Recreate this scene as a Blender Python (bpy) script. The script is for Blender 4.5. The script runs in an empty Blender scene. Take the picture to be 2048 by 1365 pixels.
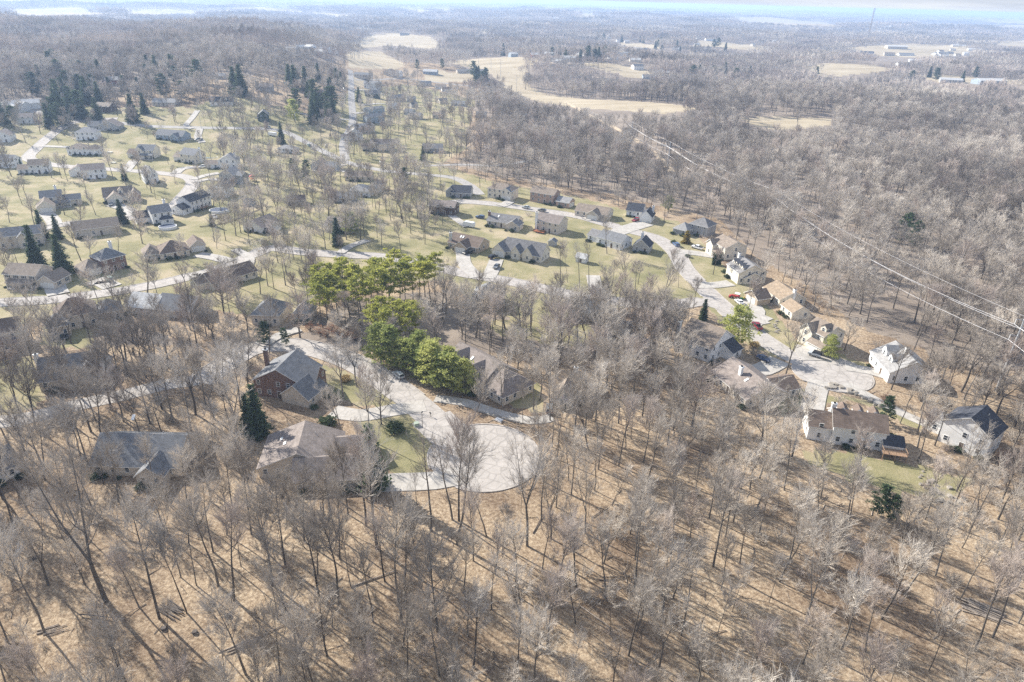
import bpy, math, random
import numpy as np
from mathutils import Matrix, Vector
R = math.radians
scn = bpy.context.scene
COL = scn.collection

# ------------------------------------------------------------------ camera, sky, sun, exposure
CAMH, PITCH, ROLL, FPX = 100.0, 26.6, 1.53, 1365.0
cd = bpy.data.cameras.new('camera'); cam = bpy.data.objects.new('camera', cd); COL.objects.link(cam)
cd.sensor_width = 36.0; cd.lens = 36.0*FPX/2048; cd.clip_start = 1.0; cd.clip_end = 90000.0
CM = Matrix.Rotation(R(90-PITCH), 3, 'X') @ Matrix.Rotation(R(ROLL), 3, 'Z')
cam.matrix_world = Matrix.Translation((0, 0, CAMH)) @ CM.to_4x4()
scn.camera = cam

SUN_EL = R(31); SD = Vector((0.80, -0.60, 0)).normalized()          # direction the shadows fall
sl = bpy.data.lights.new('sun', 'SUN'); so = bpy.data.objects.new('sun', sl); COL.objects.link(so)
sl.energy = 5.0; sl.angle = R(0.53); sl.color = (1.0, 0.94, 0.845)
ldir = Vector((SD.x*math.cos(SUN_EL), SD.y*math.cos(SUN_EL), -math.sin(SUN_EL)))
so.rotation_euler = ldir.to_track_quat('-Z', 'Y').to_euler()

w = bpy.data.worlds.new('World'); scn.world = w; w.use_nodes = True
nt = w.node_tree; N = nt.nodes; L = nt.links; N.clear()
out = N.new('ShaderNodeOutputWorld'); bg = N.new('ShaderNodeBackground')
sky = N.new('ShaderNodeTexSky'); sky.sky_type = 'NISHITA'; sky.sun_disc = False
sky.sun_elevation = SUN_EL; sky.sun_rotation = math.atan2(-SD.x, -SD.y)
sky.air_density = 1.0; sky.dust_density = 0.6; sky.ozone_density = 2.0
tc = N.new('ShaderNodeTexCoord'); mp = N.new('ShaderNodeMapping'); mp.inputs['Scale'].default_value = (1.6, 1.6, 26)
mp.inputs['Rotation'].default_value = (R(4), R(-5), 0)
nz = N.new('ShaderNodeTexNoise'); nz.inputs['Scale'].default_value = 2.2; nz.inputs['Detail'].default_value = 7; nz.inputs['Roughness'].default_value = .55
rp = N.new('ShaderNodeValToRGB'); rp.color_ramp.elements[0].position = .44; rp.color_ramp.elements[1].position = .66
mx = N.new('ShaderNodeMix'); mx.data_type = 'RGBA'; mx.inputs[7].default_value = (4.1, 4.25, 4.5, 1)
L.new(tc.outputs['Generated'], mp.inputs['Vector']); L.new(mp.outputs[0], nz.inputs['Vector']); L.new(nz.outputs[0], rp.inputs[0])
L.new(rp.outputs[0], mx.inputs[0]); blu = N.new('ShaderNodeMix'); blu.data_type = 'RGBA'; blu.inputs[0].default_value = .7; blu.inputs[7].default_value = (2.1, 2.65, 3.9, 1); L.new(sky.outputs[0], blu.inputs[6]); L.new(blu.outputs[2], mx.inputs[6]); L.new(mx.outputs[2], bg.inputs[0])
bg.inputs[1].default_value = 0.10; L.new(bg.outputs[0], out.inputs[0])
vs = scn.view_settings; vs.view_transform = 'Standard'; vs.look = 'None'; vs.exposure = 1.12; vs.gamma = 1; vs.use_curve_mapping = False
scn.cycles.use_denoising = False
scn.cycles.max_bounces = 5; scn.cycles.diffuse_bounces = 3; scn.cycles.glossy_bounces = 2; scn.cycles.transmission_bounces = 2
scn.cycles.volume_bounces = 1; scn.cycles.transparent_max_bounces = 4
HAZE = 0.00016

# ------------------------------------------------------------------ terrain and projection
def ss(a, b, x):
    t = np.clip((x-a)/(b-a), 0, 1); return t*t*(3-2*t)
def hgt(X, Y):
    X = np.asarray(X, float); Y = np.asarray(Y, float)
    a = -X/np.maximum(Y, 60)
    h = 31*ss(420, 800, Y)*(1-ss(1450, 2100, Y))*ss(.14, .40, a)
    h = h + 13*np.exp(-((X+40)/330)**2-((Y-1230)/230)**2)
    h = h + 5*ss(420, 1000, Y)*(np.sin(X*.011+Y*.004+1.3)+np.sin(Y*.0125-X*.005))
    far = ss(1900, 4200, Y)
    h = h + far*(14*np.sin(Y*.0031+X*.0006+.6)+9*np.sin(Y*.0072-X*.0021+2)+8*np.sin(X*.0013+1.1))
    return h
CR = np.array(CM)
def proj(P):
    P = np.atleast_2d(np.asarray(P, float)); q = (P-np.array([0, 0, CAMH])) @ CR
    zc = np.maximum(-q[:, 2], 1e-3)
    return np.stack([1024+FPX*q[:, 0]/zc, 682.5-FPX*q[:, 1]/zc], 1), np.where(-q[:, 2] > 1, zc, -1)
TT = np.geomspace(60, 40000, 700)
def ray(x, y): return CR @ np.array([(x-1024)/FPX, -(y-682.5)/FPX, -1.0])
def P(x, y, z=0.0):
    """ground point (plus z metres) seen at photo pixel x, y"""
    d = ray(x, y); pt = np.array([0, 0, CAMH])[None]+TT[:, None]*d[None]
    f = pt[:, 2]-hgt(pt[:, 0], pt[:, 1])-z
    k = np.argmax(f < 0)
    if f[k] >= 0: k = len(TT)-1
    a, b = TT[max(k-1, 0)], TT[k]
    for _ in range(24):
        m = (a+b)/2; q = np.array([0, 0, CAMH])+m*d
        if q[2]-float(hgt(q[0], q[1]))-z < 0: b = m
        else: a = m
    q = np.array([0, 0, CAMH])+b*d
    return Vector((q[0], q[1], float(hgt(q[0], q[1]))))
def inpoly(poly, X, Y):
    poly = np.asarray(poly, float); X = np.asarray(X); Y = np.asarray(Y)
    c = np.zeros(X.shape, bool); n = len(poly)
    for i in range(n):
        x1, y1 = poly[i]; x2, y2 = poly[(i+1) % n]
        if y1 == y2: continue
        c ^= ((y1 > Y) != (y2 > Y)) & (X < (x2-x1)*(Y-y1)/(y2-y1)+x1)
    return c

# ------------------------------------------------------------------ materials
def nmat(name):
    m = bpy.data.materials.new(name); m.use_nodes = True; t = m.node_tree
    return m, t.nodes, t.links, t.nodes['Principled BSDF']
def plain(name, c, rough=.8, var=.12, sc=1.5, spec=.3, metal=0, bump=0, objvar=0):
    m, n, l, b = nmat(name)
    b.inputs['Roughness'].default_value = rough; b.inputs['Specular IOR Level'].default_value = spec; b.inputs['Metallic'].default_value = metal
    t = n.new('ShaderNodeTexCoord'); z = n.new('ShaderNodeTexNoise'); z.inputs['Scale'].default_value = sc; z.inputs['Detail'].default_value = 5
    r = n.new('ShaderNodeMapRange'); r.inputs[1].default_value = .3; r.inputs[2].default_value = .7
    r.inputs[3].default_value = 1-var; r.inputs[4].default_value = 1+var
    l.new(t.outputs['Object'], z.inputs[0]); l.new(z.outputs[0], r.inputs[0])
    v = n.new('ShaderNodeVectorMath'); v.operation = 'SCALE'; v.inputs[0].default_value = c
    src = r.outputs[0]
    if objvar:
        oi = n.new('ShaderNodeObjectInfo'); r2 = n.new('ShaderNodeMapRange'); r2.inputs[3].default_value = 1-objvar; r2.inputs[4].default_value = 1+objvar
        mu = n.new('ShaderNodeMath'); mu.operation = 'MULTIPLY'; l.new(oi.outputs['Random'], r2.inputs[0]); l.new(r2.outputs[0], mu.inputs[0]); l.new(src, mu.inputs[1]); src = mu.outputs[0]
    l.new(src, v.inputs['Scale']); l.new(v.outputs[0], b.inputs['Base Color'])
    if bump:
        bp = n.new('ShaderNodeBump'); bp.inputs['Strength'].default_value = bump; l.new(z.outputs[0], bp.inputs['Height']); l.new(bp.outputs[0], b.inputs['Normal'])
    return m
def ramp(n, pts):
    r = n.new('ShaderNodeValToRGB'); e = r.color_ramp.elements
    while len(e) < len(pts): e.new(.5)
    for i, (p, c) in enumerate(pts): e[i].position = p; e[i].color = (*c, 1)
    return r
def roofmat(name, c):
    m, n, l, b = nmat(name); b.inputs['Roughness'].default_value = .85; b.inputs['Specular IOR Level'].default_value = .25
    t = n.new('ShaderNodeTexCoord'); z = n.new('ShaderNodeTexNoise'); z.inputs['Scale'].default_value = .7; z.inputs['Detail'].default_value = 8; z.inputs['Roughness'].default_value = .7
    br = n.new('ShaderNodeTexBrick'); br.inputs['Scale'].default_value = 1.0; br.inputs['Brick Width'].default_value = .9; br.inputs['Row Height'].default_value = .3
    br.inputs['Color1'].default_value = (1.12, 1.12, 1.12, 1); br.inputs['Color2'].default_value = (.86, .86, .86, 1); br.inputs['Mortar'].default_value = (.6, .6, .6, 1); br.inputs['Mortar Size'].default_value = .03
    l.new(t.outputs['UV'], br.inputs[0]); l.new(t.outputs['Object'], z.inputs[0])
    r = ramp(n, [(.3, tuple(k*.75 for k in c)), (.5, c), (.72, tuple(min(1, k*1.3+.01) for k in c))])
    l.new(z.outputs[0], r.inputs[0])
    mm = n.new('ShaderNodeMix'); mm.data_type = 'RGBA'; mm.blend_type = 'MULTIPLY'; mm.inputs[0].default_value = 1
    l.new(r.outputs[0], mm.inputs[6]); l.new(br.outputs[0], mm.inputs[7]); l.new(mm.outputs[2], b.inputs['Base Color'])
    return m
def wallmat(name, c, kind='siding'):
    m, n, l, b = nmat(name); b.inputs['Roughness'].default_value = .7
    t = n.new('ShaderNodeTexCoord')
    z = n.new('ShaderNodeTexNoise'); z.inputs['Scale'].default_value = .5; z.inputs['Detail'].default_value = 6
    r = ramp(n, [(.3, tuple(k*.84 for k in c)), (.65, tuple(min(.85, k*1.06) for k in c))]); l.new(t.outputs['Object'], z.inputs[0]); l.new(z.outputs[0], r.inputs[0])
    if kind == 'siding':
        sx = n.new('ShaderNodeSeparateXYZ'); l.new(t.outputs['Object'], sx.inputs[0])
        f = n.new('ShaderNodeMath'); f.operation = 'MULTIPLY'; f.inputs[1].default_value = 5.0; g = n.new('ShaderNodeMath'); g.operation = 'FRACT'
        l.new(sx.outputs['Z'], f.inputs[0]); l.new(f.outputs[0], g.inputs[0])
        q = n.new('ShaderNodeMapRange'); q.inputs[1].default_value = 0; q.inputs[2].default_value = .2; q.inputs[3].default_value = .72; q.inputs[4].default_value = 1
        l.new(g.outputs[0], q.inputs[0]); v = n.new('ShaderNodeVectorMath'); v.operation = 'SCALE'; l.new(r.outputs[0], v.inputs[0]); l.new(q.outputs[0], v.inputs['Scale'])
        l.new(v.outputs[0], b.inputs['Base Color'])
    else:
        vo = n.new('ShaderNodeTexVoronoi'); vo.inputs['Scale'].default_value = 4.0 if kind == 'brick' else 1.7
        l.new(t.outputs['Object'], vo.inputs[0])
        mm = n.new('ShaderNodeMix'); mm.data_type = 'RGBA'; mm.blend_type = 'MULTIPLY'; mm.inputs[0].default_value = .45 if kind == 'brick' else .8
        l.new(r.outputs[0], mm.inputs[6]); hs = n.new('ShaderNodeHueSaturation'); hs.inputs['Saturation'].default_value = .15; hs.inputs['Value'].default_value = 1.2
        l.new(vo.outputs['Color'], hs.inputs['Color']); l.new(hs.outputs[0], mm.inputs[7]); l.new(mm.outputs[2], b.inputs['Base Color'])
    return m
ROOF = {k: roofmat('roof_'+k, c) for k, c in dict(tan=(.25, .205, .165), brown=(.165, .125, .10), taupe=(.235, .20, .18), grey=(.20, .195, .195), slate=(.175, .18, .19),
        dark=(.055, .06, .075), lightgrey=(.29, .285, .28), orange=(.29, .225, .16), white=(.5, .5, .49)).items()}
WALL = {'white': wallmat('wall_white', (.76, .76, .75)), 'cream': wallmat('wall_cream', (.68, .63, .53)), 'beige': wallmat('wall_beige', (.57, .51, .43)),
        'tan': wallmat('wall_tan', (.42, .34, .25)), 'grey': wallmat('wall_grey', (.36, .36, .36)), 'blue': wallmat('wall_blue', (.30, .36, .42)),
        'brick': wallmat('wall_brick', (.20, .125, .10), 'brick'), 'pinkbrick': wallmat('wall_pale_brick', (.42, .30, .24), 'brick'), 'stone': wallmat('wall_stone', (.62, .60, .56), 'stone'),
        'darkbrown': wallmat('wall_dark_brown', (.09, .055, .04)), 'darkgreen': wallmat('wall_dark_green', (.05, .075, .06)), 'red': wallmat('wall_red', (.26, .05, .04))}
M_trim = plain('white_trim', (.74, .74, .72), .5, .05)
M_glass = plain('window_glass', (.03, .04, .055), .12, .3, 3, .6)
M_door = plain('dark_door', (.10, .07, .05), .5)
M_gdoor = plain('garage_door_paint', (.66, .65, .61), .5, .06)
M_shut = plain('shutter_paint', (.04, .045, .06), .6)
M_deck = plain('deck_wood', (.30, .20, .13), .8, .25, 3)
M_reddeck = plain('red_deck_wood', (.36, .14, .07), .8, .25, 3)
M_metal = plain('galvanised_metal', (.50, .52, .54), .45, .1, 2, .5, .6)
M_wire = plain('bright_wire', (.45, .45, .46), .35, .05, 2, .5, .5)
M_polewood = plain('pole_wood', (.28, .24, .20), .9, .2, 2)
M_log = plain('weathered_log', (.33, .28, .23), .9, .35, 2, .2, 0, .4)
M_logdark = plain('dark_log', (.11, .095, .085), .9, .35, 2, .2, 0, .4)
M_rock = plain('limestone', (.27, .245, .21), .9, .25, 1.2, .2, 0, .5)
M_tyre = plain('tyre_rubber', (.02, .02, .02), .9)
M_rim = plain('wheel_metal', (.4, .4, .42), .4, .1, 2, .5, .8)
M_lampw = plain('lamp_lens', (.75, .73, .68), .2); M_lampr = plain('tail_lens', (.35, .02, .02), .2)
M_water = plain('pool_water', (.05, .16, .22), .05, .2, 1.0, .6)
M_cover = plain('pool_cover', (.03, .05, .10), .6)
M_black = plain('black_paint', (.02, .02, .02), .4)
def paint(name, c): return plain(name, c, .28, .03, 1, .6)
def barkmat(name, lo, hi):
    m, n, l, b = nmat(name); b.inputs['Roughness'].default_value = .95; b.inputs['Specular IOR Level'].default_value = .15
    oi = n.new('ShaderNodeObjectInfo'); t = n.new('ShaderNodeTexCoord'); z = n.new('ShaderNodeTexNoise'); z.inputs['Scale'].default_value = 1.1; z.inputs['Detail'].default_value = 4
    l.new(t.outputs['Object'], z.inputs[0]); a = n.new('ShaderNodeMath'); a.operation = 'ADD'; st = n.new('ShaderNodeTexNoise'); st.inputs['Scale'].default_value = .009; st.inputs['Detail'].default_value = 3; l.new(oi.outputs['Location'], st.inputs[0])
    sc = n.new('ShaderNodeMapRange'); sc.inputs[1].default_value = .35; sc.inputs[2].default_value = .65; sc.inputs[3].default_value = -.45; sc.inputs[4].default_value = .45; l.new(st.outputs[0], sc.inputs[0]); a0 = n.new('ShaderNodeMath'); a0.operation = 'ADD'; l.new(sc.outputs[0], a0.inputs[0]); l.new(oi.outputs['Random'], a0.inputs[1]); l.new(a0.outputs[0], a.inputs[0]); l.new(z.outputs[0], a.inputs[1])
    q = n.new('ShaderNodeMath'); q.operation = 'MULTIPLY'; q.inputs[1].default_value = .55; l.new(a.outputs[0], q.inputs[0])
    r = ramp(n, [(.12, lo), (.5, tuple((x+y)/2 for x, y in zip(lo, hi))), (.82, hi)]); l.new(q.outputs[0], r.inputs[0]); l.new(r.outputs[0], b.inputs['Base Color'])
    return m
M_bark = barkmat('bark', (.07, .06, .053), (.20, .18, .155))
M_twig = barkmat('twigs', (.22, .19, .16), (.58, .53, .465))
M_twigred = barkmat('budding_twigs', (.34, .285, .25), (.56, .495, .435))
M_palebark = barkmat('pale_bark', (.42, .39, .35), (.62, .59, .54))
def leafmat(name, lo, hi, tr=.35):
    m, n, l, b = nmat(name); o = n['Material Output']
    b.inputs['Roughness'].default_value = .7; b.inputs['Specular IOR Level'].default_value = .2
    oi = n.new('ShaderNodeObjectInfo'); t = n.new('ShaderNodeTexCoord'); z = n.new('ShaderNodeTexNoise'); z.inputs['Scale'].default_value = .9; z.inputs['Detail'].default_value = 4
    l.new(t.outputs['Object'], z.inputs[0]); a = n.new('ShaderNodeMath'); a.operation = 'MULTIPLY_ADD'; a.inputs[1].default_value = .35; l.new(oi.outputs['Random'], a.inputs[0]); l.new(z.outputs[0], a.inputs[2])
    r = ramp(n, [(.4, lo), (.9, hi)]); l.new(a.outputs[0], r.inputs[0]); l.new(r.outputs[0], b.inputs['Base Color'])
    tl = n.new('ShaderNodeBsdfTranslucent'); l.new(r.outputs[0], tl.inputs[0]); ms = n.new('ShaderNodeMixShader'); ms.inputs[0].default_value = tr
    l.new(b.outputs[0], ms.inputs[1]); l.new(tl.outputs[0], ms.inputs[2]); l.new(ms.outputs[0], o.inputs[0])
    return m
M_spruce = leafmat('spruce_needles', (.03, .055, .03), (.09, .13, .06), .3)
M_pine = leafmat('pine_needles', (.17, .20, .05), (.43, .43, .10), .55)
M_softpine = leafmat('soft_pine_needles', (.20, .25, .075), (.47, .48, .16), .5)
M_golden = leafmat('golden_arborvitae', (.20, .15, .03), (.36, .27, .06), .4)
M_drygrass = leafmat('dry_grass', (.40, .30, .14), (.55, .42, .22), .3)
M_oak = leafmat('russet_leaves', (.20, .10, .06), (.38, .22, .14), .4)
M_shrub = leafmat('evergreen_shrub', (.03, .05, .022), (.09, .12, .05), .25)
# ------------------------------------------------------------------ tagging and mesh helpers
def tag(o, label=None, cat=None, group=None, kind=None):
    if label: o['label'] = label
    if cat: o['category'] = cat
    if group: o['group'] = group
    if kind: o['kind'] = kind
    return o
def link(name, me, parent=None, loc=None, rz=None):
    o = bpy.data.objects.new(name, me); COL.objects.link(o)
    if parent is not None: o.parent = parent
    if loc is not None: o.location = loc
    if rz is not None: o.rotation_euler = (0, 0, rz)
    return o
def empty(name, loc, rz=0, label=None, cat=None, group=None):
    o = link(name, None, None, loc, rz); o.empty_display_size = .5
    return tag(o, label, cat, group)
class MB:
    """collects faces for one mesh"""
    def __init__(s): s.v = []; s.f = []; s.m = []; s.uv = []
    def face(s, pts, m=0):
        i = len(s.v); s.v += [tuple(p) for p in pts]; s.f.append(tuple(range(i, i+len(pts)))); s.m.append(m)
        a, b, c = Vector(pts[0]), Vector(pts[1]), Vector(pts[-1]); e = (b-a)
        if e.length < 1e-6: e = Vector((1, 0, 0))
        e.normalize(); n = e.cross(c-a)
        n = n.normalized() if n.length > 1e-9 else Vector((0, 0, 1)); t = n.cross(e)
        s.uv += [((Vector(p)-a).dot(e), (Vector(p)-a).dot(t)) for p in pts]
    def box(s, x0, y0, z0, x1, y1, z1, m=0):
        p = [(x0, y0, z0), (x1, y0, z0), (x1, y1, z0), (x0, y1, z0), (x0, y0, z1), (x1, y0, z1), (x1, y1, z1), (x0, y1, z1)]
        for q in ((3, 2, 1, 0), (4, 5, 6, 7), (0, 1, 5, 4), (1, 2, 6, 5), (2, 3, 7, 6), (3, 0, 4, 7)): s.face([p[i] for i in q], m)
    def prism(s, poly, d, m=0):
        """closed polygon of 3-d points pushed along vector d"""
        d = Vector(d); a = [Vector(p) for p in poly]; b = [p+d for p in a]
        s.face(a[::-1], m); s.face(b, m); n = len(a)
        for i in range(n): s.face([a[i], a[(i+1) % n], b[(i+1) % n], b[i]], m)
    def tube(s, p0, p1, r0, r1, k=6, m=0, cap=True):
        p0 = Vector(p0); p1 = Vector(p1); d = (p1-p0).normalized(); u = d.orthogonal().normalized(); v = d.cross(u)
        A = [p0+(u*math.cos(t)+v*math.sin(t))*r0 for t in [2*math.pi*i/k for i in range(k)]]
        B = [p1+(u*math.cos(t)+v*math.sin(t))*r1 for t in [2*math.pi*i/k for i in range(k)]]
        for i in range(k): s.face([A[i], A[(i+1) % k], B[(i+1) % k], B[i]], m)
        if cap: s.face(A[::-1], m); s.face(B, m)
    def mesh(s, name, mats):
        me = bpy.data.meshes.new(name); me.from_pydata(s.v, [], s.f)
        for m in (mats if isinstance(mats, (list, tuple)) else [mats]): me.materials.append(m)
        me.polygons.foreach_set('material_index', s.m)
        uv = me.uv_layers.new(name='UVMap'); uv.data.foreach_set('uv', np.array(s.uv, 'f').ravel()); me.update()
        return me
    def obj(s, name, mats, parent=None, loc=None, rz=None): return link(name, s.mesh(name, mats), parent, loc, rz)
def npmesh(name, V, F, mat):
    """triangles or quads given as arrays"""
    me = bpy.data.meshes.new(name); V = np.ascontiguousarray(V, 'f'); F = np.ascontiguousarray(F, 'i'); k = F.shape[1]
    me.vertices.add(len(V)); me.vertices.foreach_set('co', V.ravel()); me.loops.add(F.size); me.loops.foreach_set('vertex_index', F.ravel())
    me.polygons.add(len(F)); me.polygons.foreach_set('loop_start', np.arange(0, F.size, k, dtype='i'))
    try: me.polygons.foreach_set('loop_total', np.full(len(F), k, 'i'))
    except Exception: pass
    me.update(calc_edges=True)
    for m in (mat if isinstance(mat, (list, tuple)) else [mat]): me.materials.append(m)
    me.shade_flat()
    return me

# ------------------------------------------------------------------ land cover, outlined as seen and laid on the terrain
HOODS = [[(-260, 250), (0, 232), (60, 205), (180, 195), (300, 175), (420, 150), (560, 150), (640, 130), (700, 118), (870, 128), (960, 145), (985, 170), (930, 215), (1000, 240),
          (960, 300), (905, 330), (1000, 352), (1150, 378), (1240, 392), (1330, 415), (1440, 440), (1520, 520), (1620, 575), (1720, 655), (1850, 700), (1900, 790), (2080, 850), (2080, 905),
          (2000, 985), (1900, 975), (1800, 985), (1640, 925), (1560, 860), (1470, 830), (1400, 790), (1330, 690), (1200, 650), (1050, 640), (930, 630), (900, 580), (700, 600), (560, 700),
          (420, 700), (230, 640), (140, 640), (60, 720), (60, 860), (-260, 860)]]
LAWNS = [[(-260, 240), (180, 215), (380, 215), (470, 190), (560, 215), (640, 240), (700, 180), (820, 170), (950, 200), (930, 300), (880, 330), (990, 365), (1160, 395), (1250, 420), (1380, 450),
          (1430, 520), (1500, 570), (1560, 640), (1610, 700), (1560, 720), (1480, 680), (1400, 600), (1300, 600), (1150, 640), (1030, 640), (960, 620), (900, 560), (700, 560), (560, 640), (430, 620), (230, 620), (-260, 690)],
         [(690, 815), (760, 835), (850, 805), (905, 850), (880, 900), (845, 950), (800, 960), (770, 930), (760, 900)],
         [(610, 720), (700, 745), (790, 770), (830, 810), (720, 815), (650, 780)],
         [(-100, 740), (60, 710), (90, 800), (40, 830), (-100, 850)], [(100, 610), (200, 640), (180, 700), (80, 690)],
         [(1560, 700), (1630, 690), (1735, 730), (1735, 745), (1640, 740)], [(1600, 900), (1700, 905), (1850, 935), (1950, 960), (1900, 1000), (1800, 985), (1700, 960), (1620, 930)],
         [(1540, 760), (1650, 790), (1760, 800), (1850, 845), (1840, 860), (1700, 800), (1560, 830)],
         [(960, 640), (1180, 650), (1200, 690), (1100, 690), (1000, 670)], [(950, 745), (1080, 770), (1090, 830), (980, 800)]]
FIELDS = [[(893, 124), (960, 118), (1030, 114), (1078, 118), (1048, 150), (1062, 175), (1095, 190), (1160, 198), (1250, 202), (1340, 208), (1400, 218), (1330, 228), (1250, 222), (1150, 216), (1080, 205), (1010, 180), (985, 150), (950, 138)],
          [(1160, 128), (1205, 124), (1270, 136), (1330, 152), (1300, 160), (1240, 152)],
          [(1608, 134), (1655, 127), (1720, 129), (1800, 138), (1770, 144), (1700, 150), (1650, 158)],
          [(735, 72), (790, 66), (862, 74), (895, 96), (860, 98), (780, 92), (700, 98), (700, 88)], [(690, 105), (760, 103), (812, 130), (790, 140), (700, 136)],
          [(8, 20), (100, 17), (160, 15), (178, 24), (232, 27), (120, 33), (20, 30)], [(238, 19), (330, 17), (400, 22), (415, 28), (300, 31), (240, 26)], [(505, 12), (560, 20), (700, 30), (700, 40), (620, 26), (520, 22)],
          [(1478, 236), (1560, 233), (1664, 238), (1664, 250), (1560, 262), (1500, 250)], [(1690, 96), (1800, 88), (1930, 92), (1960, 108), (1860, 116), (1740, 112)],
          [(1960, 84), (2100, 80), (2100, 94), (2010, 92)], [(1830, 152), (1900, 150), (1990, 160), (2080, 158), (2080, 170), (1880, 166)],
          [(1460, 34), (1640, 44), (1700, 54), (1620, 52), (1480, 44)], [(1160, 26), (1195, 28), (1200, 38), (1150, 34)], [(950, 60), (990, 60), (985, 68), (955, 66)],
          [(800, 14), (850, 20), (870, 26), (820, 24)], [(1380, 80), (1520, 92), (1590, 96), (1500, 100), (1390, 92)], [(1235, 84), (1330, 92), (1320, 98), (1230, 92)],
          [(870, 17), (915, 18), (910, 22), (875, 22)], [(690, 150), (720, 148), (740, 168), (720, 176), (690, 170)],
          [(850, 140), (950, 148), (940, 165), (850, 165)]]
def inany(polys, px, py):
    m = np.zeros(np.shape(px), bool)
    for q in polys:
        a = np.array(q); b = (px > a[:, 0].min()) & (px < a[:, 0].max()) & (py > a[:, 1].min()) & (py < a[:, 1].max())
        if b.any(): m[b] |= inpoly(q, px[b], py[b])
    return m

# ground sheet: rings about the nadir, fine in front, reaching the horizon
rad = np.concatenate([[0.01, 20, 40], np.geomspace(55, 32000, 520)])
ang = np.concatenate([np.linspace(R(-46), R(46), 400), np.linspace(R(46), R(314), 60)[1:-1]])
rg, ag = np.meshgrid(rad, ang, indexing='ij'); GX = rg*np.sin(ag); GY = rg*np.cos(ag); GZ = hgt(GX, GY)
nr, na = rg.shape; idx = np.arange(nr*na).reshape(nr, na); nx = np.roll(idx, -1, 1)
F = np.stack([idx[:-1], nx[:-1], nx[1:], idx[1:]], -1).reshape(-1, 4)[:, ::-1]
V = np.stack([GX, GY, GZ], -1).reshape(-1, 3)
px, zc = proj(V); ok = zc > 0; qx = np.where(ok, px[:, 0], -9e3); qy = np.where(ok, px[:, 1], -9e3)
cov = np.zeros((len(V), 4), 'f'); cov[:, 3] = 1
cov[:, 0] = inany(LAWNS, qx, qy); cov[:, 1] = inany(FIELDS, qx, qy)
XF, YF = V[:, 0], V[:, 1]
st = np.sin(XF*.0011+1.1)*np.sin(YF*.0009+.4)+.6*np.sin(XF*.0027-YF*.0016)+.5*np.sin(YF*.0034+2)
far = (YF > 4200) & (qy < 60)
cov[far, 1] = np.maximum(cov[far, 1], (st[far] > .62))
cov[:, 2] = (~inany(HOODS, qx, qy)) & (cov[:, 1] < .5) & (cov[:, 0] < .5) & (YF > 190)
me = npmesh('ground', V, F, None) if False else npmesh('ground', V, F, [])
ca = me.color_attributes.new('cover', 'FLOAT_COLOR', 'POINT'); ca.data.foreach_set('color', cov.ravel())
me.shade_smooth()
m, n, l, b = nmat('ground'); b.inputs['Roughness'].default_value = .95; b.inputs['Specular IOR Level'].default_value = .1
t = n.new('ShaderNodeTexCoord'); at = n.new('ShaderNodeAttribute'); at.attribute_name = 'cover'; sp = n.new('ShaderNodeSeparateColor'); l.new(at.outputs['Color'], sp.inputs[0])
def noise(sc, det=6, ro=.6, st=None):
    z = n.new('ShaderNodeTexNoise'); z.inputs['Scale'].default_value = sc; z.inputs['Detail'].default_value = det; z.inputs['Roughness'].default_value = ro
    if st:
        mpp = n.new('ShaderNodeMapping'); mpp.inputs['Scale'].default_value = st; l.new(t.outputs['Object'], mpp.inputs[0]); l.new(mpp.outputs[0], z.inputs[0])
    else: l.new(t.outputs['Object'], z.inputs[0])
    return z.outputs[0]
def mixc(fac, a, bb, mode='MIX'):
    q = n.new('ShaderNodeMix'); q.data_type = 'RGBA'; q.blend_type = mode
    for s, k in ((fac, 0), (a, 6), (bb, 7)):
        if isinstance(s, (tuple, float, int)): q.inputs[k].default_value = s if not isinstance(s, tuple) else (*s, 1)
        else: l.new(s, q.inputs[k])
    return q.outputs[2]
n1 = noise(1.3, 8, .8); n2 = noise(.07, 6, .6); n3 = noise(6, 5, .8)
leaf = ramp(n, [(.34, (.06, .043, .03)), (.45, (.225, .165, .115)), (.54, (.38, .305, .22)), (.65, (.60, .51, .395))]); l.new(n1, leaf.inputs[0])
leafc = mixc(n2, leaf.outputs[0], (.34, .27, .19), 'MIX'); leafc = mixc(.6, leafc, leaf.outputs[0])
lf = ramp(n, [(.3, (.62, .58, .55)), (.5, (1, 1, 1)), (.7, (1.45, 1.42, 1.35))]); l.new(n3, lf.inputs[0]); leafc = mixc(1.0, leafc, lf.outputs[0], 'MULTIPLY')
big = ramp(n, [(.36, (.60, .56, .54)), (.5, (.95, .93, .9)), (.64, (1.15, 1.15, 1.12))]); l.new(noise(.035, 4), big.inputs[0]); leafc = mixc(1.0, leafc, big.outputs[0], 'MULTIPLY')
lawn = ramp(n, [(.30, (.15, .15, .075)), (.48, (.25, .228, .125)), (.64, (.37, .31, .21))]); l.new(noise(.05, 8, .7), lawn.inputs[0]); lawnc = mixc(1.0, lawn.outputs[0], lf.outputs[0], 'MULTIPLY'); lawnc = mixc(.45, lawn.outputs[0], lawnc)
fld = ramp(n, [(.3, (.27, .225, .15)), (.5, (.38, .32, .225)), (.7, (.46, .40, .295))]); l.new(noise(.012, 9, .7, (1, 3.2, 1)), fld.inputs[0])
wood = ramp(n, [(.35, (.17, .14, .115)), (.65, (.31, .26, .21))]); l.new(noise(.03, 8, .75), wood.inputs[0])
def soft(v):
    a = n.new('ShaderNodeMath'); a.operation = 'MULTIPLY_ADD'; a.inputs[1].default_value = 1.0; l.new(noise(.06, 8, .75), a.inputs[0]); l.new(v, a.inputs[2])
    r = n.new('ShaderNodeMapRange'); r.inputs[1].default_value = .86; r.inputs[2].default_value = 1.14; l.new(a.outputs[0], r.inputs[0]); return r.outputs[0]
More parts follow.
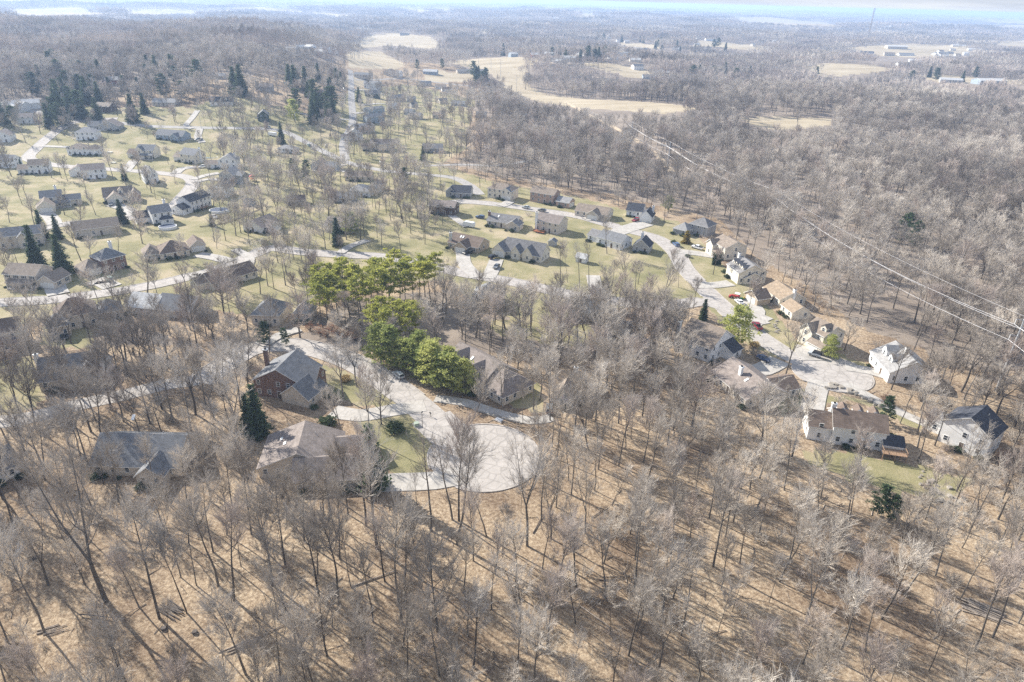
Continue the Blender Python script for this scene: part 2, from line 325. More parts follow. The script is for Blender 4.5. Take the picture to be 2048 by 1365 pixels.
c = mixc(soft(sp.outputs[2]), leafc, wood.outputs[0]); c = mixc(soft(sp.outputs[0]), c, lawnc); c = mixc(soft(sp.outputs[1]), c, fld.outputs[0])
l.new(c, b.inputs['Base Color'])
bp = n.new('ShaderNodeBump'); bp.inputs['Strength'].default_value = .9; bp.inputs['Distance'].default_value = .25; l.new(n1, bp.inputs['Height']); l.new(bp.outputs[0], b.inputs['Normal'])
me.materials.append(m); ground = link('ground', me); tag(ground, kind='structure')

# ------------------------------------------------------------------ roads and driveways
def roadmat(name, c1, c2, crack=.55):
    m, n, l, b = nmat(name); b.inputs['Roughness'].default_value = .9; b.inputs['Specular IOR Level'].default_value = .2
    t = n.new('ShaderNodeTexCoord'); z = n.new('ShaderNodeTexNoise'); z.inputs['Scale'].default_value = .35; z.inputs['Detail'].default_value = 8; z.inputs['Roughness'].default_value = .7
    l.new(t.outputs['Object'], z.inputs[0]); r = ramp(n, [(.35, c1), (.65, c2)]); l.new(z.outputs[0], r.inputs[0])
    z2 = n.new('ShaderNodeTexNoise'); z2.inputs['Scale'].default_value = .8; z2.inputs['Detail'].default_value = 3; l.new(t.outputs['Object'], z2.inputs[0])
    va = n.new('ShaderNodeMix'); va.data_type = 'RGBA'; va.inputs[0].default_value = .12; l.new(t.outputs['Object'], va.inputs[6]); l.new(z2.outputs['Color'], va.inputs[7])
    v = n.new('ShaderNodeTexVoronoi'); v.feature = 'DISTANCE_TO_EDGE'; v.inputs['Scale'].default_value = .38; l.new(va.outputs[2], v.inputs[0])
    q = n.new('ShaderNodeMapRange'); q.inputs[1].default_value = .02; q.inputs[2].default_value = .075; q.inputs[3].default_value = crack; q.inputs[4].default_value = 1; l.new(v.outputs[0], q.inputs[0])
    s = n.new('ShaderNodeVectorMath'); s.operation = 'SCALE'; l.new(r.outputs[0], s.inputs[0]); l.new(q.outputs[0], s.inputs['Scale']); l.new(s.outputs[0], b.inputs['Base Color'])
    return m
M_road = roadmat('aged_road', (.33, .305, .28), (.42, .39, .36), .8); M_drive = roadmat('concrete_drive', (.34, .32, .29), (.45, .425, .39), .86)
M_kerb = plain('kerb_concrete', (.38, .35, .32), .9, .2, 1.5); M_rural = roadmat('rural_road', (.28, .265, .25), (.36, .345, .325), .85)
M_trail = plain('bare_trail', (.46, .37, .26), .95, .25, .3)
ROADS = []
def smooth(pts, step=3.0):
    p = [Vector((q[0], q[1])) for q in pts]; p = [p[0]*2-p[1]]+p+[p[-1]*2-p[-2]]; o = []
    for i in range(1, len(p)-2):
        k = max(2, int((p[i+1]-p[i]).length/step))
        for j in range(k):
            t = j/k; a, b_, c_, d = p[i-1], p[i], p[i+1], p[i+2]
            o.append(.5*((2*b_)+(c_-a)*t+(2*a-5*b_+4*c_-d)*t*t+(3*b_-a-3*c_+d)*t**3))
    o.append(p[-2]); return o
zoff = [0]
def strip(name, pix, width, mat, kerb=False, world=None):
    pts = smooth(world if world else [P(*q) for q in pix]); zoff[0] += 1; dz = .07+.006*zoff[0]
    n_ = len(pts); Lf, Rt = [], []
    for i, p in enumerate(pts):
        d = (pts[min(i+1, n_-1)]-pts[max(i-1, 0)]).normalized(); nrm = Vector((-d.y, d.x)); ww = width/2
        Lf.append(p+nrm*ww); Rt.append(p-nrm*ww)
    A = np.array([[*q] for q in Lf]); B = np.array([[*q] for q in Rt]); C = (A+B)/2
    cols = [A, A*.75+B*.25, C, A*.25+B*.75, B]; rows = []
    for k, c_ in enumerate(cols): rows.append(np.column_stack([c_, hgt(c_[:, 0], c_[:, 1])+dz]))
    rows = [rows[0]-[0, 0, .3]]+rows+[rows[-1]-[0, 0, .3]]
    V = np.stack(rows, 1).reshape(-1, 3); m_ = len(rows); id_ = np.arange(n_*m_).reshape(n_, m_)
    F = np.stack([id_[:-1, :-1], id_[:-1, 1:], id_[1:, 1:], id_[1:, :-1]], -1).reshape(-1, 4)[:, ::-1]
    o = link(name, npmesh(name, V, F, mat)); tag(o, kind='structure')
    ROADS.append((np.array([[q.x, q.y] for q in pts]), width/2))
    if kerb: KERBS.append((A, B))
    return o
KERBS = []
def disc(name, c, r, mat, k=72):
    zoff[0] += 1; dz = .07+.006*zoff[0]; V = [(c.x, c.y, float(hgt(c.x, c.y))+dz)]
    for rr, d_ in ((r*.5, 0), (r, 0), (r, -.3)):
        for i in range(k):
            a = 2*math.pi*i/k; q = rr*(1+.015*math.sin(3*a)); x, y = c.x+q*math.cos(a), c.y+q*math.sin(a); V.append((x, y, float(hgt(x, y))+dz+d_))
    F = [(0, 1+i, 1+(i+1) % k) for i in range(k)]
    for g in range(2): 
        for i in range(k): a, b_ = 1+g*k+i, 1+g*k+(i+1) % k; F += [(a, a+k, b_+k), (a, b_+k, b_)]
    o = link(name, npmesh(name, V, F, mat)); tag(o, kind='structure'); ROADS.append((np.array([[c.x, c.y]]), r))
    ring = np.array([[c.x+r*math.cos(2*math.pi*i/k), c.y+r*math.sin(2*math.pi*i/k)] for i in range(k+1)]); KERBS.append((ring, None)); return o
strip('road', [(395, 765), (440, 735), (500, 700), (560, 690), (622, 697), (700, 722), (760, 756), (822, 800), (880, 850), (930, 890)], 8.6, M_road, True)
disc('cul_de_sac', P(968, 912), 13.6, M_road)
strip('road', [(862, 835), (895, 866), (935, 900)], 11.5, M_road)
strip('road', [(-160, 870), (-40, 850), (60, 836), (150, 812), (250, 790), (330, 770), (400, 760)], 6.4, M_road)
strip('road', [(880, 408), (930, 404), (1000, 410), (1070, 420), (1150, 432), (1200, 445), (1260, 462), (1315, 478), (1350, 505), (1372, 540), (1415, 585), (1455, 622), (1500, 660), (1545, 692), (1590, 718), (1640, 738)], 7.6, M_road, True)
disc('cul_de_sac', P(1664, 747), 11.5, M_road)
strip('road', [(-160, 620), (0, 606), (100, 600), (200, 588), (300, 572), (370, 556), (440, 538), (500, 512), (545, 497), (600, 504), (680, 510), (760, 514), (850, 530), (930, 548), (1000, 560), (1060, 572), (1150, 592), (1230, 603), (1330, 612), (1400, 604), (1440, 612)], 7.4, M_road, True)
strip('road', [(235, 238), (160, 243), (125, 255), (95, 277), (72, 298), (58, 318), (110, 331), (200, 338), (300, 345), (365, 353), (386, 366), (365, 395), (325, 432), (250, 437), (180, 445), (110, 452), (0, 480), (-120, 500)], 7.2, M_road, True)
strip('road', [(60, 222), (160, 240), (235, 246), (300, 253), (400, 256), (480, 257), (560, 262), (606, 282), (650, 305), (700, 327), (770, 342), (850, 350), (905, 356), (940, 372), (960, 390)], 6.2, M_rural)
strip('road', [(690, 320), (688, 285), (705, 245), (703, 200), (702, 155), (700, 140)], 6.2, M_rural)
strip('road', [(850, 332), (930, 330), (990, 332), (1060, 322)], 4.5, M_rural)
strip('road', [(700, 240), (640, 235), (580, 222)], 4, M_rural)
strip('road', [(710, 160), (800, 158), (880, 166), (960, 175)], 5, M_rural)
DR = [([(665, 823), (720, 832), (780, 822), (850, 812)], 5.8), ([(745, 968), (800, 965), (870, 962), (930, 950)], 6.5),
      ([(870, 798), (930, 806), (990, 826), (1060, 842), (1105, 836)], 3.6), ([(1640, 762), (1632, 785), (1622, 830)], 6), ([(1690, 768), (1740, 795), (1800, 826), (1850, 848), (1880, 862)], 3.6),
      ([(1352, 503), (1390, 507), (1435, 514)], 6.2), ([(1232, 466), (1262, 456), (1292, 447)], 9.5), ([(1390, 572), (1430, 571), (1462, 567)], 6), ([(1528, 640), (1505, 642), (1512, 622), (1492, 600)], 6.5), ([(1500, 655), (1520, 640), (1535, 634)], 5),
      ([(1690, 735), (1735, 742), (1770, 752)], 5), ([(1625, 722), (1612, 705), (1615, 695)], 7), ([(1490, 745), (1525, 740), (1560, 722)], 7),
      ([(975, 558), (985, 540), (993, 520)], 6), ([(955, 556), (930, 530), (925, 505)], 6), ([(1192, 600), (1190, 575), (1186, 552)], 5.5), ([(395, 510), (430, 516), (462, 524)], 6), ([(195, 570), (198, 562), (225, 575)], 7),
      ([(405, 548), (390, 556), (400, 545)], 5), ([(90, 425), (105, 440), (110, 450)], 6.5), ([(225, 410), (250, 418), (268, 432)], 7), ([(268, 322), (258, 335), (250, 344)], 6), ([(88, 293), (110, 294), (136, 295)], 4), ([(392, 335), (365, 338), (350, 348)], 6),
      ([(438, 347), (410, 352), (385, 360)], 5), ([(445, 361), (415, 360), (388, 366)], 4), ([(345, 422), (330, 425), (365, 424)], 5), ([(384, 258), (372, 252), (385, 236), (395, 222)], 4.5), ([(400, 258), (396, 275), (405, 286)], 5), ([(118, 590), (112, 580), (110, 572)], 7),
      ([(640, 340), (660, 335), (690, 330)], 5), ([(700, 345), (660, 340), (625, 342)], 5), ([(1020, 404), (1010, 410), (1000, 413)], 6), ([(1170, 440), (1195, 436), (1208, 430)], 6), ([(935, 455), (900, 430), (880, 410)], 4), ([(680, 508), (700, 494), (735, 482)], 4), ([(760, 220), (735, 225), (706, 228)], 4),
      ([(720, 212), (760, 208), (800, 212)], 4), ([(706, 180), (740, 182), (770, 190)], 4), ([(480, 555), (500, 520), (470, 500)], 4), ([(530, 690), (560, 672), (600, 660)], 4)]
for q, ww in DR: strip('driveway', q, ww, M_drive)
strip('path', [(1130, 205), (1180, 232), (1240, 262), (1300, 300), (1345, 345)], 4.5, M_trail)
# rolled kerbs along the two neighbourhood streets, left out where another carriageway joins
def roaddist(X, Y, skip=None, upto=None):
    d = np.full(np.shape(X), 1e9)
    for i, (c, hw) in enumerate(ROADS):
        if i == skip: continue
        lo = c.min(0)-40; hi = c.max(0)+40; s = (X > lo[0]) & (X < hi[0]) & (Y > lo[1]) & (Y < hi[1])
        if not s.any(): continue
        dd = np.sqrt(((X[s][:, None]-c[:, 0])**2+(Y[s][:, None]-c[:, 1])**2).min(1))-hw; d[s] = np.minimum(d[s], dd)
    return d
for A, B in KERBS:
    for E, sg in ((A, 1), (B, -1)):
        if E is None or len(E) < 3: continue
        T = np.gradient(E, axis=0); T /= np.linalg.norm(T, axis=1)[:, None]+1e-9; Nn = np.column_stack([-T[:, 1], T[:, 0]])*sg
        if B is None: Nn = -Nn if np.dot(E[0]-E[:-1].mean(0), Nn[0]) < 0 else Nn
        o_ = E+Nn*.34; d = roaddist(o_[:, 0], o_[:, 1]); keep = d > .25; mb = MB(); z = hgt(E[:, 0], E[:, 1])
        for i in range(len(E)-1):
            if keep[i] and keep[i+1]:
                a0, a1, b0, b1 = E[i], E[i+1], o_[i], o_[i+1]; h0, h1 = z[i]+.19, z[i+1]+.19
                mb.face([(a0[0], a0[1], h0), (a1[0], a1[1], h1), (b1[0], b1[1], h1), (b0[0], b0[1], h0)])
                mb.face([(a1[0], a1[1], h1), (a0[0], a0[1], h0), (a0[0], a0[1], h0-.3), (a1[0], a1[1], h1-.3)]); mb.face([(b0[0], b0[1], h0), (b1[0], b1[1], h1), (b1[0], b1[1], h1-.3), (b0[0], b0[1], h0-.3)])
        if mb.f: tag(mb.obj('kerb', M_kerb), kind='structure')
# ------------------------------------------------------------------ trees
def segs_mesh(name, S, mat, k):
    """S: rows p0(3) p1(3) r0 r1 -> open tubes with k sides"""
    S = np.array(S); p0, p1, r0, r1 = S[:, :3], S[:, 3:6], S[:, 6], S[:, 7]
    d = p1-p0; d /= np.linalg.norm(d, axis=1)[:, None]+1e-9; ref = np.where(np.abs(d[:, 2:3]) < .9, [[0, 0, 1.]], [[1., 0, 0]])
    u = np.cross(d, ref); u /= np.linalg.norm(u, axis=1)[:, None]; v = np.cross(d, u)
    a = np.arange(k)*2*math.pi/k; ring = u[:, None]*np.cos(a)[None, :, None]+v[:, None]*np.sin(a)[None, :, None]
    V = np.concatenate([p0[:, None]+ring*r0[:, None, None], p1[:, None]+ring*r1[:, None, None]], 1).reshape(-1, 3)
    b_ = (np.arange(len(S))*2*k)[:, None]; i = np.arange(k); j = (i+1) % k
    F = np.stack([b_+i, b_+j, b_+k+j, b_+k+i], -1).reshape(-1, 4)
    return V, F
def bare_tree(seed, H=20., first=.45, spread=.34, nl=13, tw=1800, r0=.22, up=.75, fork=False, rt=.0175):
    rg_ = random.Random(seed); g = rg_.gauss; u = rg_.uniform
    big, mid, tiny = [], [], []; tips = []
    def chain(p, d, Ln, r, nseg, wob, lift, dest, taper=.35):
        out_ = [(p.copy(), r)]
        for i in range(nseg):
            d = (d+Vector((g(0, wob), g(0, wob), g(0, wob)+lift))).normalized(); q = p+d*(Ln/nseg); rr = r*(1-(1-taper)*(i+1)/nseg)
            dest.append((*p, *q, out_[-1][1], rr)); p = q; out_.append((p.copy(), rr))
        return out_, d
    stems = []
    lead, d0 = chain(Vector((0, 0, -.6)), Vector((g(0, .03), g(0, .03), 1)), H*(.93 if not fork else first+.05), r0, 9, .035, .05, big, .16 if not fork else .7)
    if fork:
        for s in range(2 if rg_.random() < .6 else 3):
            a = u(0, 6.28); dd = Vector((math.cos(a)*.33, math.sin(a)*.33, 1)).normalized()
            c_, _ = chain(lead[-1][0], dd, H*(.93-first), lead[-1][1]*.75, 7, .05, .06, big, .12); stems.append(c_)
    else: stems = [lead]
    limbs = []
    for st_ in stems:
        n_ = nl if len(stems) == 1 else nl//len(stems)+2; z0 = first*H if not fork else (first+.08)*H
        zt = st_[-1][0].z
        for i in range(n_):
            t = (i+u(0, .8))/n_; z = z0+(zt-z0)*t
            for k in range(len(st_)-1):
                if st_[k+1][0].z >= z: break
            a_, b_ = st_[k], st_[k+1]; f = (z-a_[0].z)/max(b_[0].z-a_[0].z, .01); f = min(max(f, 0), 1); p = a_[0].lerp(b_[0], f); r = a_[1]*(1-f)+b_[1]*f
            an = i*2.4+g(0, .4); upn = up*u(.7, 1.3)
            Ln = H*spread*(1-.55*t)*u(.7, 1.15)*(1.0 if t > .12 else .8); d = Vector((math.cos(an), math.sin(an), upn)).normalized()
            c_, _ = chain(p, d, Ln, max(r*.55, .03), 6, .09, .13, big if Ln > H*.16 else mid, .25); limbs.append((c_, Ln))
        limbs.append((st_[-3:], H*.1))
    subs = []
    for c_, Ln in limbs:
        m_ = max(4, int(10*Ln/(H*spread)))
        for i in range(m_):
            k = rg_.randint(1, len(c_)-1); p, r = c_[k]; pd = (c_[k][0]-c_[k-1][0]).normalized()
            d = (pd*.9+Vector((g(0, .5), g(0, .5), g(.25, .3)))).normalized(); s_, _ = chain(p, d, Ln*u(.3, .6)+.6, max(r*.5, .022), 3, .12, .12, mid, .4); subs.append((s_, Ln))
        subs.append((c_[-2:], Ln))
    per = max(2, int(tw/len(subs)))
    for s_, Ln in subs:
        for i in range(per):
            k = rg_.randint(1, len(s_)-1); f = rg_.random(); p = s_[k-1][0].lerp(s_[k][0], f); pd = (s_[k][0]-s_[k-1][0]).normalized()
            d = (pd*1.0+Vector((g(0, .36), g(0, .36), g(.25, .25)))).normalized(); Lt = u(.6, 1.9)*(H/20)**.5; q = p+d*Lt
            tiny.append((*p, *q, rt, rt*.35))
            if rg_.random() < .6:
                m2 = p.lerp(q, u(.3, .7)); d2 = (d+Vector((g(0, .5), g(0, .5), g(.1, .3)))).normalized(); tiny.append((*m2, *(m2+d2*Lt*.6), rt*.7, rt*.3))
    return big, mid, tiny
def tree_meshes(tagn, big, mid, tiny, mb=None, mt=None):
    V, F = segs_mesh('', big, None, 6); tm = npmesh(tagn+'_trunk', V, F, mb or M_bark); tm.polygons.foreach_set('use_smooth', np.ones(len(F), bool))
    V1, F1 = segs_mesh('', mid, None, 3); V2, F2 = segs_mesh('', tiny, None, 3)
    cm = npmesh(tagn+'_crown', np.concatenate([V1, V2]), np.concatenate([F1, F2+len(V1)]), mt or M_twig)
    return tm, cm
BT = []     # (trunk mesh, crown mesh, height, kind)
for i in range(6): BT.append((*tree_meshes('tall', *bare_tree(10+i, 21, .46+.02*(i % 3), .27, 14, 1400, .23, .95), mt=M_twigred if i == 4 else None), 21., 'tall'))
for i in range(3): BT.append((*tree_meshes('forked', *bare_tree(40+i, 21, .26+.06*i, .25, 15, 1500, .27, .8, True)), 21., 'fork'))
for i in range(3): BT.append((*tree_meshes('open', *bare_tree(60+i, 13, .20, .40, 16, 1500, .19, .75), mt=M_twigred if i == 1 else None), 13., 'open'))
for i in range(2): BT.append((*tree_meshes('sparse', *bare_tree(80+i, 21, .5, .22, 11, 380, .22, .9, i == 1)), 21., 'sparse'))
for i in range(3): BT.append((*tree_meshes('pole', *bare_tree(90+i, 15, .5, .2, 9, 600, .10, .9)), 15., 'pole'))
BT.append((*tree_meshes('pale', *bare_tree(99, 20, .25, .3, 15, 900, .24, .8, True), mb=M_palebark, mt=M_palebark), 20., 'pale'))
BYK = {}
for i, b_ in enumerate(BT): BYK.setdefault(b_[3], []).append(i)
rng = random.Random(7)
BUILT = []      # (x, y) of placed trees for spacing
def place_bare(loc, H, kind, label, group=None, lean=None, name='bare_tree', i=None):
    i = rng.choice(BYK[kind]) if i is None else i; tm, cm, h0, _ = BT[i]; s = H/h0
    o = empty(name, loc, 0, label, 'tree', group); o.scale = (s*rng.uniform(.92, 1.08), s*rng.uniform(.92, 1.08), s)
    q = Matrix.Rotation(rng.uniform(0, 6.28), 4, 'Z')
    if lean is not None: q = Vector((0, 0, 1)).rotation_difference(lean).to_matrix().to_4x4() @ q
    o.rotation_euler = q.to_euler()
    link('trunk', tm, o); link('crown', cm, o); BUILT.append((loc[0], loc[1])); return o

# evergreens: clumps of needle tufts
def tufts(pts, rnd, size, n_per, flat=.5, spread=.5):
    """small three-bladed tufts about the given points"""
    rr = np.random.default_rng(rnd); pts = np.asarray(pts); c = np.repeat(pts, n_per, 0)+rr.normal(0, 1, (len(pts)*n_per, 3))*[spread, spread, spread*flat]
    a = rr.normal(0, 1, (len(c), 3)); a[:, 2] = a[:, 2]*.6+.35; a /= np.linalg.norm(a, axis=1)[:, None]; b_ = np.cross(a, rr.normal(0, 1, (len(c), 3))); b_ /= np.linalg.norm(b_, axis=1)[:, None]
    s = size*rr.uniform(.6, 1.4, (len(c), 1)); V = np.stack([c-b_*s*.42, c+b_*s*.42, c+a*s], 1).reshape(-1, 3); return V, np.arange(len(V)).reshape(-1, 3)
def spruce(seed, H=14., W=2.9, mat=None, dens=1.0, base=.06):
    rr = random.Random(seed); pts = []; seg = [(0, 0, -.5, 0, 0, H*.97, .2, .03)]
    z = base*H
    while z < H*.98:
        t = (z-base*H)/(H*(1-base)); Rr = W*(1-t)**.85*rr.uniform(.8, 1.1)+.15; k = max(4, int(9*(1-t)+3)); o_ = rr.random()*6
        for i in range(k):
            a = o_+i*6.283/k+rr.gauss(0, .15); ln = Rr*rr.uniform(.7, 1.12); e = (math.cos(a)*ln, math.sin(a)*ln, z-ln*.28); seg.append((0, 0, z, *e, .035, .012))
            m_ = max(2, int(ln*2.4*dens))
            for j in range(m_): f = (j+.6)/m_; pts.append((e[0]*f, e[1]*f, z+(e[2]-z)*f))
        z += .55
    V, F = tufts(pts, seed, .55, 6, .4, .26); Vs, Fs = segs_mesh('', seg, None, 4)
    return npmesh('evergreen_trunk', Vs, Fs, M_bark), npmesh('evergreen_crown', V, F, mat or M_spruce), H
def pine(seed, H=16., W=3.4, base=.5, mat=None, n_=15, size=.5, per=22, cl=.40):
    rr = random.Random(seed); seg = []; pts = []; p = Vector((0, 0, -.5)); d = Vector((rr.gauss(0, .03), rr.gauss(0, .03), 1))
    st_ = [p.copy()]
    for i in range(8):
        d = (d+Vector((rr.gauss(0, .03), rr.gauss(0, .03), .05))).normalized(); q = p+d*H/8; seg.append((*p, *q, .2*(1-i/9), .2*(1-(i+1)/9))); p = q; st_.append(p.copy())
    for i in range(n_):
        t = base+(1-base)*(i+rr.random()*.7)/n_; k = min(7, int(t*8)); o_ = st_[k].lerp(st_[k+1], t*8-k); a = i*2.4+rr.gauss(0, .3)
        tt = (t-base)/(1-base); ln = W*(math.sin(math.pi*min(1, tt*.72+.28))**.7)*rr.uniform(.6, 1.15); e = o_+Vector((math.cos(a)*ln, math.sin(a)*ln, ln*rr.uniform(.05, .4)))
        seg.append((*o_, *e, .06, .02)); pts.append(tuple(e)); pts.append(tuple(o_.lerp(e, .6)))
        for _ in range(2):
            f = e+Vector((rr.gauss(0, .7), rr.gauss(0, .7), rr.gauss(.1, .3))); pts.append(tuple(f)); seg.append((*o_.lerp(e, .7), *f, .03, .01))
    pts += [tuple(st_[-1]), tuple(st_[-1]-Vector((0, 0, .5)))]
    V, F = tufts(pts, seed, size, per, .42, cl); Vs, Fs = segs_mesh('', seg, None, 4)
    return npmesh('pine_trunk', Vs, Fs, M_bark), npmesh('pine_crown', V, F, mat or M_pine), H
SPR = [spruce(200+i, 14, 2.7+.3*i) for i in range(3)]
PIN = [pine(220+i, 16, 3.3, .52+.04*i) for i in range(4)]
DPN = [pine(240+i, 16, 3.2, .14, M_spruce, 30, .6, 20, .42) for i in range(2)]
SPN = [pine(260+i, 12, 3.0, .12, M_softpine, 34, .46, 20, .46) for i in range(3)]
GLD = [spruce(280, 5, 1.7, M_golden, 2.2, .01)]
ARB = [spruce(281, 3.6, .5, M_shrub, 3, .01)]
def rbush(seed, H, W, mat, n_=40, per=16, size=.3):
    rr = random.Random(seed); pts = []; seg = []
    for i in range(n_):
        a = rr.random()*6.28; f = rr.random()**.5; z = H*(.25+.75*rr.random())*(1-.5*f*f); e = (math.cos(a)*f*W, math.sin(a)*f*W, z); pts.append(e); seg.append((0, 0, -.1, *e, .03, .01))
    V, F = tufts(pts, seed, size, per, .6, .22); Vs, Fs = segs_mesh('', seg, None, 3); return npmesh('bush_stems', Vs, Fs, M_bark), npmesh('bush_leaves', V, F, mat), H
BSH = [rbush(300+i, 1.5, 1.2, M_shrub) for i in range(2)]
GRS = [rbush(310, 1.6, 1.1, M_drygrass, 40, 16, .4)]
OAK = [rbush(320+i, 4.5, 2.0, M_oak, 60, 9, .22) for i in range(2)]
def place_ever(lib, loc, H, label, name='spruce_tree', group=None, cat='tree', w=1.0, i=None):
    tm, cm, h0 = lib[rng.randrange(len(lib)) if i is None else i]; s = H/h0; o = empty(name, loc, rng.uniform(0, 6.28), label, cat, group); o.scale = (s*w, s*w, s)
    link('trunk' if cat == 'tree' else 'stems', tm, o); link('crown' if cat == 'tree' else 'foliage', cm, o); BUILT.append((loc[0], loc[1])); return o
# brush: twiggy multi-stem shrub
def brush(seed, H=2.2, n_=26, tw=260):
    rr = random.Random(seed); g = rr.gauss; mid = []; tiny = []
    for i in range(n_):
        a = rr.random()*6.28; d = Vector((math.cos(a)*.5, math.sin(a)*.5, 1)).normalized(); p = Vector((g(0, .5), g(0, .5), -.1)); q = p+d*H*rr.uniform(.5, 1); mid.append((*p, *q, .03, .012))
        for j in range(tw//n_):
            f = rr.uniform(.25, 1); s = p.lerp(q, f); e = s+(d+Vector((g(0, .6), g(0, .6), g(.1, .35)))).normalized()*rr.uniform(.3, .9); tiny.append((*s, *e, .018, .008))
    V, F = segs_mesh('', mid+tiny, None, 3); return npmesh('brush', V, F, M_twigred if seed % 2 else M_twig)
BRU = [brush(400+i) for i in range(3)]
# ------------------------------------------------------------------ houses
def win_mesh(w=1.1, h=1.5, glass=True, name='window'):
    m = MB(); f = .1; m.box(-w/2, -.06, 0, -w/2+f, .02, h); m.box(w/2-f, -.06, 0, w/2, .02, h); m.box(-w/2+f, -.06, 0, w/2-f, .02, f); m.box(-w/2+f, -.06, h-f, w/2-f, .02, h)
    m.box(-w/2+f, -.045, h/2-.035, w/2-f, .02, h/2+.035)
    if glass: m.face([(-w/2+f, -.02, f), (w/2-f, -.02, f), (w/2-f, -.02, h-f), (-w/2+f, -.02, h-f)], 1)
    return m.mesh(name, [M_trim, M_glass])
W_full = win_mesh(); W_frame = win_mesh(glass=False)
pm = MB(); pm.face([(-.45, -.02, .1), (.45, -.02, .1), (.45, -.02, 1.4), (-.45, -.02, 1.4)]); W_pane = pm.mesh('pane', M_glass)
pm = MB(); pm.box(-.92, -.05, 0, -.6, .01, 1.5); W_shut = pm.mesh('shutter', M_shut)
pm = MB(); pm.box(.6, -.05, 0, .92, .01, 1.5); W_shut2 = pm.mesh('shutter', M_shut)
def gd_mesh(w):
    m = MB(); h = 2.2
    m.box(-w/2-.12, -.05, 0, -w/2, .02, h+.12, 1); m.box(w/2, -.05, 0, w/2+.12, .02, h+.12, 1); m.box(-w/2, -.05, h, w/2, .02, h+.12, 1)
    for i in range(4): m.box(-w/2, -.03, i*.55+.02, w/2, .02, i*.55+.53, 0)
    return m.mesh('garage_door', [M_gdoor, M_trim])
GD2, GD1 = gd_mesh(4.8), gd_mesh(2.6)
dm = MB(); dm.box(-.5, -.05, 0, .5, .02, 2.15, 0); dm.box(-.62, -.04, 0, -.5, .02, 2.25, 1); dm.box(.5, -.04, 0, .62, .02, 2.25, 1); dm.box(-.5, -.04, 2.15, .5, .02, 2.25, 1); DOOR = dm.mesh('door', [M_door, M_trim])
FOOT = []
def face_tf(b, fc, s):
    """local place and turn for something s metres along face fc of block b"""
    x, y, w, d = b['x'], b['y'], b['w'], b['d']
    return {'n': ((x+s, y-.012), 0), 'r': ((x+w+.012, y+s), math.pi/2), 'f': ((x+w-s, y+d+.012), math.pi), 'l': ((x-.012, y+d-s), -math.pi/2)}[fc]
def roof_mesh(b):
    m = MB(); x, y, w, d, e, rh, ax = b['x'], b['y'], b['w'], b['d'], b['e'], b['rh'], b['ax']; o = .38; th = .2
    if ax in 'xy':
        run = d/2 if ax == 'x' else w/2; s = rh/run; zE = e-o*s+.08; zR = e+rh+.08
        def q(a, u, z): return (x+a, y+u, z) if ax == 'x' else (x+w-u, y+a, z)
        A0, A1 = -o, (w if ax == 'x' else d)+o; D = (d if ax == 'x' else w)
        m.face([q(A0, -o, zE), q(A1, -o, zE), q(A1, run, zR), q(A0, run, zR)]); m.face([q(A1, D+o, zE), q(A0, D+o, zE), q(A0, run, zR), q(A1, run, zR)])
        m.face([q(A1, -o, zE-th), q(A0, -o, zE-th), q(A0, run, zR-th), q(A1, run, zR-th)], 1); m.face([q(A0, D+o, zE-th), q(A1, D+o, zE-th), q(A1, run, zR-th), q(A0, run, zR-th)], 1)
        m.face([q(A0, -o, zE-th), q(A1, -o, zE-th), q(A1, -o, zE), q(A0, -o, zE)], 1); m.face([q(A1, D+o, zE-th), q(A0, D+o, zE-th), q(A0, D+o, zE), q(A1, D+o, zE)], 1)
        for A, sg in ((A0, 1), (A1, -1)):
            for u0, z0 in ((-o, zE), (D+o, zE)):
                f = [q(A, u0, z0-th), q(A, u0, z0), q(A, run, zR), q(A, run, zR-th)]; m.face(f if (sg > 0) == (u0 < 0) else f[::-1], 1)
    else:
        run = min(w, d)/2; s = rh/run; zE = e-o*s+.08; zR = e+rh+.08; a, b1, c, d1 = (x-o, y-o), (x+w+o, y-o), (x+w+o, y+d+o), (x-o, y+d+o)
        if w >= d: r0, r1 = (x+run, y+d/2), (x+w-run, y+d/2); fs = [(a, b1, r1, r0), (b1, c, r1), (c, d1, r0, r1), (d1, a, r0)]
        else: r0, r1 = (x+w/2, y+run), (x+w/2, y+d-run); fs = [(a, b1, r0), (b1, c, r1, r0), (c, d1, r1), (d1, a, r0, r1)]
        for f in fs: m.face([(*p, zR if p in (r0, r1) else zE) for p in f])
        cc = [a, b1, c, d1]
        for i in range(4): m.face([(*cc[i], zE-th), (*cc[(i+1) % 4], zE-th), (*cc[(i+1) % 4], zE), (*cc[i], zE)], 1)
        m.face([(*p, zE-th) for p in cc[::-1]], 1)
    return m.mesh('roof', [ROOF[b['rc']], M_trim])
def wall_mesh(b):
    m = MB(); x, y, w, d, e, rh, ax = b['x'], b['y'], b['w'], b['d'], b['e'], b['rh'], b['ax']; z0 = -2.2
    if ax == 'x': m.prism([(x, y, z0), (x, y, e), (x, y+d/2, e+rh-.15), (x, y+d, e), (x, y+d, z0)], (w, 0, 0))
    elif ax == 'y': m.prism([(x, y, z0), (x+w, y, z0), (x+w, y, e), (x+w/2, y, e+rh-.15), (x, y, e)], (0, d, 0))
    else: m.box(x, y, z0, x+w, y+d, e)
    return m.mesh('wall', WALL[b['wc']])
def add_window(par, loc, z, rz, near, shut):
    if near:
        f = link('window', W_frame, par, (*loc, z), rz); link('pane', W_pane, f)
        if shut: link('shutter', W_shut, f); link('shutter', W_shut2, f)
    else: f = link('window', W_full, par, (*loc, z), rz)
    return f
